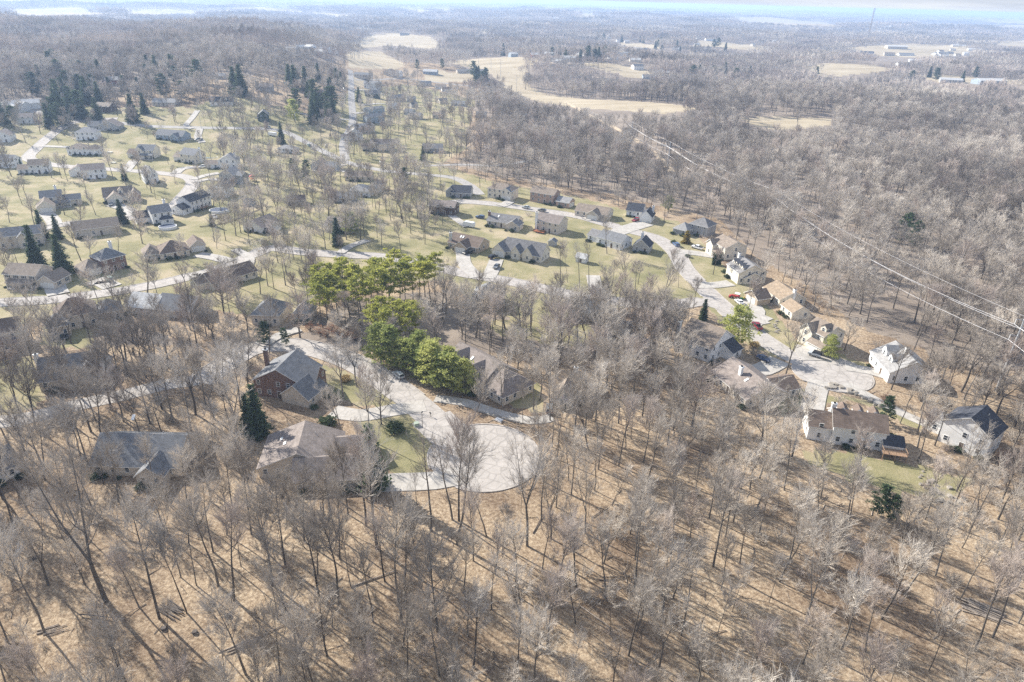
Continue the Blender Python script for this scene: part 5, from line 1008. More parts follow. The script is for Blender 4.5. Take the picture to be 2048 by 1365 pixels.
m.tube((1.4, 0, 2.3), (5, 0, 2.3), .07, .07, 5); m.tube((5, -1, 0), (5, 0, 2.3), .06, .06, 5); m.tube((5, 1, 0), (5, 0, 2.3), .06, .06, 5); m.obj('frame', M_reddeck, r); m = MB(); m.prism([(-1.6, -1.6, 2.6), (0, -1.6, 3.6), (1.6, -1.6, 2.6)], (0, 3.2, 0)); m.obj('roof', PAINTS['red'], r)
for q, lb in (((220, 306), 'picnic table on the green lawn, nearer the corner house'), ((227, 327), 'picnic table on the green lawn, nearer the road')):
    a = P(*q); r = empty('picnic_table', a, R(10), lb, 'table'); m = MB(); m.box(-1.6, -.5, .7, 1.6, .5, .78); m.obj('table_top', M_trim, r)
    for sg in (-1, 1): m = MB(); m.box(-1.6, sg*.95-.18, .42, 1.6, sg*.95+.18, .48); m.obj('bench', M_trim, r)
    m = MB(); m.box(-1.2, -1, .1, -1.1, 1, .7); m.box(1.1, -1, .1, 1.2, 1, .7); m.obj('leg', M_trim, r)
def fence(pix, h, mat, label, step=2.4):
    pts = smooth([P(*q) for q in pix], step); r = empty('garden_fence', (pts[0].x, pts[0].y, float(hgt(pts[0].x, pts[0].y))), 0, label, 'fence'); o = pts[0]
    pmh = MB(); pmh.box(-.06, -.06, -.3, .06, .06, h+.1); pme = pmh.mesh('post', mat)
    for i, q in enumerate(pts):
        link('post', pme, r, (q.x-o.x, q.y-o.y, float(hgt(q.x, q.y))-r.location.z))
        if i:
            p0 = pts[i-1]; a3 = Vector((p0.x-o.x, p0.y-o.y, float(hgt(p0.x, p0.y))-r.location.z)); b3 = Vector((q.x-o.x, q.y-o.y, float(hgt(q.x, q.y))-r.location.z)); m = MB(); n_ = (b3-a3).cross(Vector((0, 0, 1))).normalized()*.03
            m.prism([a3+n_+Vector((0, 0, .1)), b3+n_+Vector((0, 0, .1)), b3+n_+Vector((0, 0, h)), a3+n_+Vector((0, 0, h))], -2*n_); m.obj('panel', mat, r)
fence([(-60, 738), (0, 726), (38, 712)], 1.8, M_deck, 'tall board fence on the left lawn below the cream house')
fence([(400, 455), (450, 448), (490, 432), (520, 420)], .5, M_polewood, 'low dark edging along the brushy creek', 4)

# ------------------------------------------------------------------ power lines and mast
def pylon(px, top=None, H=24., label='', arms=3, along=None, r0=.42):
    a = P(*px)
    if top:   # height from the photographed top
        lo, hi = 5., 60.
        for _ in range(30):
            mid = (lo+hi)/2; y = proj([(a.x, a.y, a.z+mid)])[0][0][1]
            if y > top[1]: lo = mid
            else: hi = mid
        H = lo
    r = empty('power_pole', a, along or 0, label, 'power pole'); m = MB(); m.tube((0, 0, -1), (0, 0, H), r0, r0*.5, 10); m.obj('pole', M_metal, r); pts = []
    for i in range(arms):
        z = H-1.2-i*2.4; sg = 1 if i % 2 == 0 else -1; m = MB(); m.tube((0, 0, z), (0, sg*2.4, z+.5), .12, .07, 6); m.obj('arm', M_metal, r); m = MB(); m.tube((0, sg*2.4, z+.4), (0, sg*2.4, z-1.1), .09, .09, 8); m.obj('insulator', M_trim, r)
        pts.append(r.location+Vector((-math.sin(along or 0)*sg*2.4, math.cos(along or 0)*sg*2.4, z-1.1)))
    pts.append(r.location+Vector((0, 0, H))); return pts
def wire(p, q, sag, label, r_=.05, group=None):
    k = 22; S = []; pr = None
    for i in range(k+1):
        t = i/k; v = p.lerp(q, t); v.z -= sag*4*t*(1-t)
        if pr is not None: S.append((*pr, *v, r_, r_))
        pr = v
    V, F = segs_mesh('', S, None, 4); o = link('power_line', npmesh('power_line', V, F, M_wire)); tag(o, label, 'wire', group)
p3 = P(1544, 455); p4 = P(1992, 783); al = math.atan2(p3.y-p4.y, p3.x-p4.x)
PY = [pylon((1992, 783), (0, 634), label='tall steel power pole at the right edge above the last house', along=al), pylon((1544, 455), (0, 384), label='power pole behind the cream hip-roofed house', along=al),
      pylon((1333, 348), (0, 284), label='power pole in the wood beyond the far bend', along=al), pylon((1259, 306), (0, 244), label='power pole where the line turns, in the mid wood', along=al)]
q = P(1992, 783); d_ = (q-p3); nxt = Vector((q.x+d_.x*.75, q.y+d_.y*.75, 0)); last = [Vector((v.x+nxt.x-q.x, v.y+nxt.y-q.y, v.z)) for v in PY[0]]
chain_ = [last]+PY
for a_, b_, nm, sg in ((0, 1, 'leaving the picture at the right', 3), (1, 2, 'between the right-edge pole and the pole behind the cream house', 4), (2, 3, 'between the pole behind the cream house and the far bend pole', 3), (3, 4, 'between the far bend pole and the turning pole', 1)):
    for i in range(4): wire(chain_[a_][i], chain_[b_][i], sg if i < 3 else sg*.6, ['upper', 'middle', 'lower', 'thin top'][i]+' power line '+nm, .058 if i < 3 else .035)
pylon((1131, 243), (0, 205), label='wooden-looking pole at the wood edge by the trail', along=al, r0=.25); pylon((1033, 184), (0, 150), label='pole standing in the pale cleared strip, nearest', along=al, r0=.25); pylon((1001, 160), (0, 118), label='pole at the left border of the cleared strip', along=al, r0=.25); pylon((982, 140), (0, 110), label='hilltop pole, rightmost of the far three', along=al, r0=.25); pylon((957, 128), (0, 100), label='hilltop pole, middle of the far three', along=al, r0=.25); pylon((935, 122), (0, 98), label='hilltop pole, leftmost of the far three', along=al, r0=.25)
pylon((1841, 268), (0, 238), label='lattice-armed pole with white insulators deep in the right wood', along=al+1.2, r0=.3)
for q, t_, lb in (((403, 258), 232, 'wooden utility pole by the lane mouth below the hill lawn'), ((655, 318), 288, 'utility pole on the verge of the rural road bend'), ((692, 340), 312, 'utility pole by the blue-gabled house'), ((690, 205), 175, 'utility pole beside the vertical road'), ((592, 190+60), 228, 'utility pole right of the black-green house'), ((763, 352), 322, 'utility pole by the tan-roofed ranch')):
    pylon(q, (0, t_), label=lb, arms=2, r0=.17, along=.4)
a = P(1731, 96); r = empty('radio_mast', a, 0, 'tall thin lattice radio mast on the far plain', 'mast'); m = MB(); Hm = 95.
for k in range(3):
    x, y = 1.6*math.cos(k*2.09), 1.6*math.sin(k*2.09); m.tube((x, y, 0), (x, y, Hm), .35, .35, 4)
m.obj('leg', plain('mast_paint', (.25, .22, .22), .6), r); m = MB()
for i in range(38):
    z = i*2.5
    for k in range(3): m.tube((1.6*math.cos(k*2.09), 1.6*math.sin(k*2.09), z), (1.6*math.cos((k+1)*2.09), 1.6*math.sin((k+1)*2.09), z+2.5), .15, .15, 3, cap=False)
m.obj('lattice', M_metal, r)
# ------------------------------------------------------------------ single trees read from the photograph: base, top, kind, label
HERO = [((319, 1237), (256, 1000), 'tall', 'thick leaning tree rising beside the dark stacked poles'), ((213, 1203), (100, 905), 'fork', 'big forked tree leaning left in the lower left leaf litter'),
 ((437, 1172), (397, 985), 'tall', 'straight dark tree casting a long shadow, left of the red-brown stump'), ((468, 1201), (451, 1010), 'tall', 'tall tree just right of the red-brown stump'), ((362, 1156), (322, 985), 'pole', 'thin straight tree with a shadow starting at its foot, mid lower left'),
 ((374, 1226), (318, 1020), 'pole', 'slender pole tree right of the dark stacked poles'), ((393, 1172), (355, 1020), 'pole', 'slender pole tree left of the straight dark tree'), ((482, 1133), (460, 1010), 'pole', 'thin tree near the white litter spot'), ((546, 1172), (520, 985), 'tall', 'tree with bushy crown above the pole pile'),
 ((571, 1133), (541, 955), 'tall', 'tall dark tree below the L-shaped roof'), ((503, 1069), (480, 900), 'tall', 'tree in front of the L-shaped roof, left end'), ((89, 1265), (20, 1060), 'tall', 'leaning tree at the pale planks, far lower left'), ((33, 1071), (-40, 880), 'tall', 'leaning tree at the left edge under the slate-roofed house'),
 ((476, 882), (452, 720), 'fork', 'massive trunk left of the dark spruce'), ((556, 1240), (528, 1080), 'pole', 'thin shaded tree below the pole pile'), ((756, 1098), (730, 880), 'fork', 'large dark forked tree, right one of the pair below the dark spruce'), ((732, 1052), (712, 872), 'tall', 'large dark tree, left one of the pair below the dark spruce'),
 ((804, 1247), (785, 1010), 'tall', 'tall thin-crowned tree in the centre foreground'), ((679, 1208), (646, 1010), 'tall', 'tall dark tree left of centre with doubled shadow'), ((638, 1192), (610, 1010), 'tall', 'slim tree left of the doubled-shadow tree'), ((702, 1175), (668, 1030), 'pole', 'thin leaning tree right of the doubled-shadow tree'),
 ((570, 1134), (548, 1010), 'pole', 'thin tree crossing the shaded slope left of centre'), ((914, 1090), (928, 868), 'tall', 'tall tree in front of the cul-de-sac, thickest of three'), ((918, 1042), (916, 830), 'tall', 'tall tree rising over the cul-de-sac centre'), ((905, 1040), (893, 868), 'sparse', 'thin-crowned tree left of the one over the cul-de-sac centre'),
 ((862, 1062), (868, 868), 'sparse', 'bare tree with broken side limb left of the cul-de-sac'), ((973, 1073), (945, 950), 'sparse', 'leaning sparse tree at the near rim of the cul-de-sac'), ((1054, 1092), (1045, 885), 'fork', 'lone spreading tree at the right rim of the cul-de-sac'), ((835, 1012), (822, 930), 'sparse', 'small broken-topped tree by the lower driveway'),
 ((876, 1262), (884, 1085), 'open', 'broad-crowned tree in the centre foreground'), ((655, 1312), (650, 1195), 'open', 'rounded tree at the bottom left of centre'), ((1606, 1328), (1636, 1225), 'open', 'small lone tree in the lower right clearing'), ((1950, 1299), (2012, 1112), 'tall', 'tall pale leaning tree by the log heap at the right'),
 ((1731, 1304), (1755, 1160), 'tall', 'bushy tree standing alone in the lower right'), ((1799, 1115), (1824, 1000), 'tall', 'tree with yellowish crown right of the grey shrub'), ((1733, 1115), (1752, 1030), 'sparse', 'dark-stemmed tree left of the yellowish-crowned one'), ((1645, 1163), (1690, 1035), 'open', 'tree with wide reddish crown in the right wood'),
 ((1538, 1205), (1578, 1100), 'pole', 'thin tree with small crown right of centre'), ((1442, 1181), (1470, 1065), 'tall', 'tree at the head of the long right-hand shadows'), ((1426, 1133), (1450, 945), 'tall', 'tall dark tree in the middle of the right wood'), ((1341, 1124), (1362, 980), 'tall', 'dark double-stemmed tree right of centre'),
 ((1268, 1185), (1292, 1000), 'tall', 'tall white-twigged tree right of centre'), ((1499, 979), (1516, 872), 'fork', 'dark forked tree left of the white house lawn'), ((1641, 997), (1668, 880), 'tall', 'dark tree standing on the lawn below the white house'), ((1716, 944), (1732, 862), 'open', 'round pale tree in front of the white house wall'),
 ((1913, 983), (1978, 868), 'fork', 'big leaning tree in front of the far right house'), ((1584, 913), (1612, 775), 'fork', 'tall dark tree left of the garage wing of the white house'), ((2003, 1005), (2046, 900), 'open', 'tree at the right edge below the last house'), ((1865, 1115), (1890, 1010), 'sparse', 'thin tree near the dry ditch boulders'), ((1323, 1233), (1340, 1090), 'open', 'bushy tree left of the long right shadows'),
 ((1004, 811), (998, 690), 'fork', 'spreading tree in front of the broad tan-grey roof'), ((1100, 842), (1094, 706), 'tall', 'tall tree in front of the grey car'), ((1046, 848), (1040, 758), 'pole', 'young thin tree by the row of stones'), ((954, 823), (966, 745), 'open', 'low branching pale tree at the lane mouth'), ((1178, 903), (1152, 770), 'fork', 'dark twin-stemmed tree right of the cul-de-sac, left stem'), ((1196, 906), (1188, 770), 'tall', 'dark tree immediately right of the twin-stemmed one'),
 ((539, 708), (538, 590), 'tall', 'lone tall straight tree at the bend of the main road'), ((763, 849), (752, 745), 'open', 'spreading tree on the lawn left of the street lamp, right one'), ((735, 825), (722, 735), 'open', 'spreading tree on the lawn left of the street lamp, left one'), ((1323, 612), (1350, 505), 'fork', 'dark leaning tree by the right street'), ((1571, 752), (1602, 640), 'fork', 'tall bare tree at the left rim of the right cul-de-sac'),
 ((1490, 640), (1515, 560), 'tall', 'ivy-clad tree on the lawn by the tan garage'), ((1178, 572), (1172, 485), 'sparse', 'tree on the sunny lawn, right of four in a row'), ((1159, 575), (1152, 488), 'sparse', 'tree on the sunny lawn, third of four in a row'), ((1122, 568), (1116, 480), 'sparse', 'tree on the sunny lawn, first of four in a row'), ((1135, 565), (1130, 480), 'pole', 'thin tree on the sunny lawn, second of four in a row'),
 ((1214, 508), (1216, 430), 'tall', 'tree with forked crown above the white gable end'), ((1800, 847), (1828, 762), 'sparse', 'tree beside the long lane at right'), ((2018, 868), (2046, 790), 'tall', 'curved tree right of the last house'), ((1915, 862), (1946, 775), 'fork', 'large tree at the left corner of the last house'), ((350, 362), (347, 332), 'open', 'small round lawn tree above the subdivision road'), ((434, 498), (432, 458), 'open', 'rounded bushy tree on the creek lawn'),
 ((366, 525), (360, 485), 'open', 'small brown tree before the hip-roofed ranch house'), ((160, 456), (156, 405), 'open', 'spreading tree on the lawn above the blue-roofed house'), ((242, 560), (240, 528), 'sparse', 'thin tree in front of the red brick house'), ((460, 218+16), (459, 222), 'open', 'tiny round tree on the hill lawn'), ((556, 398), (554, 340), 'open', 'tall bushy tree in the meadow strip'), ((1562, 500), (1586, 455), 'tall', 'thin tree below the second power pole')]
for b_, t_, k, lb in HERO:
    A = P(*b_); d = ray(*t_); fw = Vector((A.x, A.y, 0)).normalized(); t = A.dot(fw)/Vector(d).dot(fw); top = Vector((0, 0, CAMH))+Vector(d)*t; v = top-A; H = min(max(v.length, 4), 34)
    lean = Vector((v.x, v.y, v.z)).normalized(); place_bare(A, H, k, lb, None, lean)

# ------------------------------------------------------------------ evergreens
EV = [(SPR, (75, 532), 17, 'tall dark spruce left of the red brick house garage, left one'), (SPR, (128, 547), 16, 'dark spruce right beside the red brick house garage'), (SPR, (88, 477), 13, 'spruce behind the blue-roofed house'), (SPR, (246, 448), 12, 'spruce left of the white house with sunporch'), (SPR, (250, 362), 10, 'spruce on the lawn by the white gable-ended house'), (SPR, (118, 478), 11, 'greyish spruce left of the walkout ranch house'),
 (SPR, (268, 245), 21, 'tall dark spruce below the low pale roof on the hill'), (SPR, (564, 288), 15, 'lone dense spruce by the rural road'), (SPR, (290, 228), 16, 'spruce left of the white cape house drive'), (SPR, (675, 492), 13, 'dark broad spruce before the dark-gabled house'), (SPR, (518, 872), 15, 'large dark spruce left of the slate-roofed brick house, front one'), (SPR, (500, 862), 11, 'smaller dark spruce tucked beside the large one'),
 (SPR, (747, 975), 17, 'dark conifer behind the big forked pair below the lawn'), (SPR, (1406, 640), 8, 'dark conifer in the roadside brush of the right street'), (DPN, (810, 376), 12, 'wide dark pine below the rural road'), (DPN, (590, 352), 11, 'left of two pines on the green slope'), (DPN, (613, 360), 12, 'right of two pines on the green slope'), (SPN, (700, 468), 11, 'grey-green pine above the dark-gabled house'), (SPR, (846, 322), 10, 'small spruce at the wood edge, centre'), (SPR, (45, 342), 7, 'small spruce at the left corner road'),
 (SPN, (1472, 694), 15, 'bright yellow-green pine beside the white gabled house'), (SPN, (1657, 716), 8, 'young open pine in front of the cream two-storey house'), (DPN, (1803, 487), 15, 'left of two dark pines in the right wood'), (DPN, (1826, 496), 13, 'right of two dark pines in the right wood'), (DPN, (1768, 845), 8, 'bushy dark evergreen beside the white house deck'), (SPR, (425, 452), 7, 'small conifer by the oval pool'), (DPN, (1755, 1030), 8, 'dark evergreen thicket below the white house lawn'), (DPN, (1780, 1040), 7, 'dark evergreen, right part of the thicket below the lawn'),
 (SPN, (1335, 420), 8, 'thin yellow-green pine at the wood edge by the hip-roofed garage'), (DPN, (530, 690), 8, 'bushy dark pine at the top of the main road, left'), (DPN, (572, 690), 6, 'round dark evergreen at the verge of the main road'), (SPR, (590, 180), 22, 'tall dark spruce on the hill, left of a pair'), (SPR, (612, 182), 22, 'tall dark spruce on the hill, right of a pair'), (SPR, (484, 192), 26, 'very tall dark spruce right of the white cape house'), (SPR, (470, 186), 22, 'tall dark spruce behind the white cape house'),
 (SPN, (590, 245), 18, 'yellowish pine right of the black-green house'), (SPR, (655, 245), 14, 'spruce on the verge left of the vertical road'), (SPR, (718, 205), 14, 'spruce right of the vertical road'), (SPR, (683, 175), 16, 'spruce by the vertical road top'), (SPR, (1006, 112), 22, 'lone pointed conifer on the hilltop field'), (DPN, (835, 140), 14, 'dark bushy conifer on the hilltop lane'), (DPN, (885, 138), 14, 'second dark bushy conifer on the hilltop lane'), (SPR, (970, 170), 22, 'tall dark conifer at the strip edge'), (DPN, (1632, 154), 16, 'round dark tree at the far right field corner')]
for lib, q, H, lb in EV: place_ever(lib, P(*q), H, lb, 'spruce_tree' if lib is SPR else 'pine_tree', w=1.25 if H > 18 else 1.1)
place_ever(GLD, P(1372, 487), 6.2, 'golden cone-shaped evergreen below the hip-roofed garage', 'evergreen_shrub', None, 'shrub')
for i, x in enumerate((1426, 1430, 1434.5, 1438.5)): place_ever(ARB, P(x, 530), 4.6, ['leftmost', 'second', 'third', 'rightmost'][i]+' of four narrow dark evergreens in a row on the lawn', 'arborvitae', 'row of narrow evergreens', 'shrub', w=.55)
place_ever(GRS, P(1508, 694), 1.9, 'tuft of dry ornamental grass on the verge by the white gabled house', 'grass_clump', None, 'plant'); place_ever(GRS, P(692, 762), 1.9, 'dry ornamental grass clump by the slate-roofed garage', 'grass_clump', None, 'plant')
for q, H, lb in (((791, 862), 2.6, 'round evergreen bush on the lawn near the utility box'), ((1049, 520), 1.7, 'rounded dark bush in front of the three-gabled cape house'), ((1015, 517), 1.2, 'small bush at the garage corner of the cape house'), ((1347, 487), 1.6, 'dark bush beside the grey-blue car'), ((1376, 515), 1.4, 'tiny upright conifer on the lawn'), ((655, 850), 2.6, 'bush at the dark driveway apron'), ((1448, 546), 1.4, 'dark bush left of the four-dormer house'), ((1776, 880), 2.2, 'bush on the deck corner of the white house')):
    place_ever(BSH, P(*q), H, lb, 'evergreen_bush', None, 'shrub')
place_ever([rbush(330, 1.6, 1.1, leafmat('forsythia_flowers', (.45, .36, .03), (.6, .5, .06)), 40, 14, .22)], P(629, 732), 1.6, 'small yellow flowering bush beside the main road', 'flowering_bush', None, 'shrub')
# pine grove and soft pines
er = random.Random(3)
GR = [(640, 610), (655, 622), (668, 605), (676, 630), (690, 612), (700, 636), (712, 600), (722, 622), (735, 640), (742, 608), (755, 628), (765, 598), (778, 618), (788, 636), (800, 604), (812, 624), (826, 600), (840, 614), (850, 594), (862, 606), (655, 640), (672, 650), (720, 650), (870, 590), (690, 590), (750, 585), (805, 585), (645, 655)]
for q in GR: place_ever(PIN, P(*q), er.uniform(14, 18), 'tall bare-stemmed pine with flat yellow-green crown in the dense pine grove', 'pine_tree', 'pines of the dense grove above the main road', w=1.15)
for q in [(745, 690), (770, 700), (790, 682), (812, 690), (832, 676), (755, 672), (820, 700)]: place_ever(PIN, P(*q), er.uniform(12, 15), 'yellow-green pine of the small cluster nearest the main road', 'pine_tree', 'small pine cluster by the main road', w=1.2)
for q in [(762, 726), (780, 732), (802, 738), (822, 746), (844, 758), (864, 768), (884, 776), (906, 784), (926, 786), (835, 732), (868, 748), (900, 764)]: place_ever(SPN, P(*q), er.uniform(10.5, 13.5), 'soft light-green pine in the fluffy row above the parked silver car', 'pine_tree', 'soft light-green pines along the main road', w=1.15)
for (x0, y0, x1, y1, k, lb, g) in [(0, 215, 130, 262, 9, 'dark conifer in the shaded group at the far left road', 'dark conifers by the upper left road'), (110, 192, 200, 245, 22, 'dark spruce in the mass of spruces on the left hillside', 'spruces massed on the left hillside'), (60, 140, 400, 200, 30, 'dark conifer along the foot of the hill wood', 'conifers at the foot of the hill wood'),
        (575, 165, 680, 250, 17, 'dark evergreen in the clump left of the vertical road', 'evergreens left of the vertical road'), (940, 150, 985, 185, 7, 'dark conifer in the clump at the cleared strip', 'conifers by the cleared strip'), (1090, 108, 1210, 124, 16, 'dark conifer of the farmstead windbreak', 'conifers of the hilltop farmstead'), (1290, 88, 1470, 112, 16, 'dark conifer of the far settlement groves', 'conifers of the far settlement'), (1380, 148, 1500, 165, 8, 'dark conifer in the far woods at right', 'conifers in the far right woods'), (1800, 150, 1960, 172, 8, 'dark evergreen near the far warehouses', 'evergreens near the far warehouses'), (1100, 70, 1300, 90, 10, 'distant dark conifer beyond the farmstead', 'distant conifers')]:
    for i in range(k):
        q = P(er.uniform(x0, x1), er.uniform(y0, y1))
        if clear_of([q.x], [q.y], 3)[0]: place_ever(SPR if er.random() < .5 else DPN, q, er.uniform(13, 21), lb, 'spruce_tree', g, w=1.25)
for i, q in enumerate([(640, 668), (655, 675), (675, 670), (690, 678), (705, 672), (620, 662), (712, 682), (664, 662), (1770, 800+8)]): place_ever(OAK, P(*q), er.uniform(3.5, 5.5), 'low tree holding russet dead leaves above the main road', 'russet_tree', 'russet-leaved small trees above the main road', 'tree')

# ------------------------------------------------------------------ woods: nearest trees one by one, the rest as one mass
def cand(n_, r0, r1, a0=-44, a1=44, seed=1):
    g = np.random.default_rng(seed); r = np.sqrt(g.uniform(r0*r0, r1*r1, n_)); a = np.radians(g.uniform(a0, a1, n_)); return r*np.sin(a), r*np.cos(a)
def thin(X, Y, dmin, exist=()):
    cell = {}; out_ = []
    for x, y in exist: cell.setdefault((int(x//dmin), int(y//dmin)), []).append((x, y))
    for i, (x, y) in enumerate(zip(X, Y)):
        cx, cy = int(x//dmin), int(y//dmin)
        if any((x-p)**2+(y-q)**2 < dmin*dmin for a in (-1, 0, 1) for b in (-1, 0, 1) for p, q in cell.get((cx+a, cy+b), ())): continue
        cell.setdefault((cx, cy), []).append((x, y)); out_.append(i)
    return np.array(out_, int)
BLOCK = [[(1240, 880), (1330, 880), (1330, 900), (1240, 900)], [(1560, 930), (1880, 930), (1990, 1010), (1930, 1030), (1700, 1000), (1560, 960)], [(1480, 1250), (1700, 1240), (1930, 1290), (1990, 1400), (1400, 1400)], [(80, 1090), (320, 1070), (480, 1130), (560, 1230), (560, 1330), (60, 1365), (-40, 1180)],
         [(1120, 205), (1180, 225), (1240, 255), (1310, 300), (1400, 340), (1460, 385), (1420, 385), (1330, 350), (1230, 290), (1120, 225)], [(560, 700), (560, 680), (700, 700), (700, 720)], [(880, 940), (1060, 930), (1100, 1010), (860, 1010)], [(1890, 880), (2060, 900), (2060, 950), (1930, 960)]]
NBR = [(690, 815), (850, 805), (905, 850), (845, 960), (690, 960)]
SEE = [(.8, [[(1375, 640), (1560, 645), (1580, 815), (1400, 800)], [(505, 700), (665, 700), (665, 790), (520, 780)]]), (.72, [[(600, 690), (700, 700), (900, 830), (1065, 880), (1070, 960), (940, 1000), (850, 960), (760, 960), (740, 800), (640, 730)], [(500, 700), (665, 700), (665, 800), (505, 770)], [(735, 610), (950, 680), (950, 790), (750, 740)],
        [(630, 510), (880, 510), (880, 600), (640, 610)], [(515, 860), (650, 860), (600, 945), (515, 945)], [(1380, 640), (1560, 650), (1570, 810), (1420, 790)], [(1600, 690), (1740, 700), (1740, 800), (1600, 790)], [(1590, 810), (1830, 800), (1830, 925), (1590, 910)], [(1590, 620), (1860, 680), (1860, 775), (1740, 780)],
        [(1330, 430), (1440, 430), (1640, 640), (1600, 720), (1440, 620)], [(890, 360), (1330, 400), (1330, 490), (890, 480)], [(890, 450), (1110, 460), (1200, 600), (960, 560), (890, 520)], [(1880, 800), (2030, 800), (2020, 930), (1890, 900)]]),
       (.30, [[(60, 1090), (330, 1080), (560, 1180), (560, 1345), (60, 1345)], [(1450, 1190), (1700, 1190), (1960, 1240), (1960, 1360), (1400, 1360)]]), (.96, FIELDS), (.16, [[(1095, 715), (1185, 720), (1185, 790), (1095, 790)], [(885, 650), (1000, 690), (980, 760), (900, 700)], [(0, 230), (480, 230), (480, 480), (520, 560), (280, 570), (0, 600)], [(0, 230), (480, 230), (480, 480), (520, 560), (280, 570), (0, 600)], [(150, 830), (370, 820), (370, 890), (170, 890)], [(480, 130), (950, 130), (900, 330), (500, 330)]])]
def density(px, py):
    d = np.full(px.shape, .95); hood = inany(HOODS, px, py); lawn = inany(LAWNS, px, py); fld = inany(FIELDS, px, py)
    d[hood] = .85; d[hood & lawn] = .30; d[hood & lawn & (px < 480)] = .22; d[hood & (py < 330) & (px > 440)] = .65; d[fld] = 0.006; d[inany(BLOCK, px, py)] *= .16
    d[inany([[(440, 330), (700, 330), (960, 370), (960, 560), (560, 600), (440, 490)]], px, py)] = .8; d[inany([[(480, 250), (640, 250), (700, 330), (480, 340)]], px, py)] = .6; d[inany([[(560, 420), (900, 400), (880, 520), (620, 540)]], px, py)] = .55; d[inany([[(880, 570), (1250, 600), (1300, 700), (1080, 720), (900, 650)]], px, py)] = .7
    d[inany([[(60, 600), (560, 560), (520, 690), (480, 900), (0, 900), (0, 700)]], px, py)] = .75; d[inany([[(1230, 500), (1350, 520), (1400, 640), (1300, 680), (1180, 640)]], px, py)] = .8
    d[inany([[(600, 130), (960, 150), (1000, 240), (900, 330), (780, 300), (720, 200)]], px, py) & ~fld] = .45
    return d
X, Y = cand(16000, 200, 900, seed=11)
Xn, Yn = cand(9000, 45, 215, -72, 50, seed=12); X = np.concatenate([Xn, X]); Y = np.concatenate([Yn, Y])
pp, zc = proj(np.column_stack([X, Y, hgt(X, Y)])); dn = density(pp[:, 0], pp[:, 1]); p2, _ = proj(np.column_stack([X, Y, hgt(X, Y)+13])); dn = np.where(inany(FIELDS, p2[:, 0], p2[:, 1]), .01, dn); g = np.random.default_rng(5)
k = (g.random(len(X)) < dn) & clear_of(X, Y, 1.6) & (roaddist(X, Y) > 1.2) & (pp[:, 0] > np.where(Y < 215, -1500, -320)) & (pp[:, 0] < 2380)
for zz in (0, 6, 11, 16):
    p2, _ = proj(np.column_stack([X, Y, hgt(X, Y)+zz]))
    for pr_, polys in SEE: k &= ~(inany(polys, p2[:, 0], p2[:, 1]) & (g.random(len(X)) < pr_))
X, Y, pp = X[k], Y[k], pp[k]
near_ = np.hypot(X, Y) < 200; a_, b_ = np.where(near_)[0], np.where(~near_)[0]
k = np.concatenate([a_[thin(X[a_], Y[a_], 4.9, BUILT)], b_[thin(X[b_], Y[b_], 4.2, BUILT)]]); X, Y, pp = X[k], Y[k], pp[k]; D = np.hypot(X, Y)
order = np.argsort(D); N_IND = 300-len(HERO)
vis = [i for i in order if -60 < pp[i, 0] < 2110 and pp[i, 1] < 1500]
ind = set(vis[:N_IND])
def zone(x, y):
    if y > 1365: return 'grey twiggy tree whose crown fills the bottom edge of the picture', 'trees along the bottom edge'
    if y > 1000: return (('tall bare tree on the leaf-strewn slope at the lower left', 'bare trees of the lower left slope') if x < 700 else ('bare grey tree in the shadow-striped wood at the bottom centre', 'bare trees of the bottom centre wood') if x < 1250 else ('bare tree in the shadow-striped wood at the lower right', 'bare trees of the lower right wood'))
    if x < 700: return 'bare grey tree among the houses of the left wood', 'bare trees of the left wood'
    if x < 1080: return 'bare tree around the big cul-de-sac', 'bare trees round the big cul-de-sac'
    return 'thin grey tree of the dense wooded lot between the two cul-de-sacs', 'bare trees of the wooded lot'
kinds = ['tall']*6+['fork']*2+['pole']*3+['sparse']+['open']
for i in sorted(ind):
    lb, gp = zone(*pp[i]); kd = rng.choice(kinds); H = {'tall': rng.uniform(14, 20), 'fork': rng.uniform(14, 19), 'pole': rng.uniform(8, 14), 'sparse': rng.uniform(13, 18), 'open': rng.uniform(8, 12)}[kd]
    place_bare((X[i], Y[i], float(hgt(X[i], Y[i]))), H, kd, lb, gp, Vector((rng.gauss(0, .05), rng.gauss(0, .05), 1)).normalized())
rest = np.array([i for i in range(len(X)) if i not in ind])

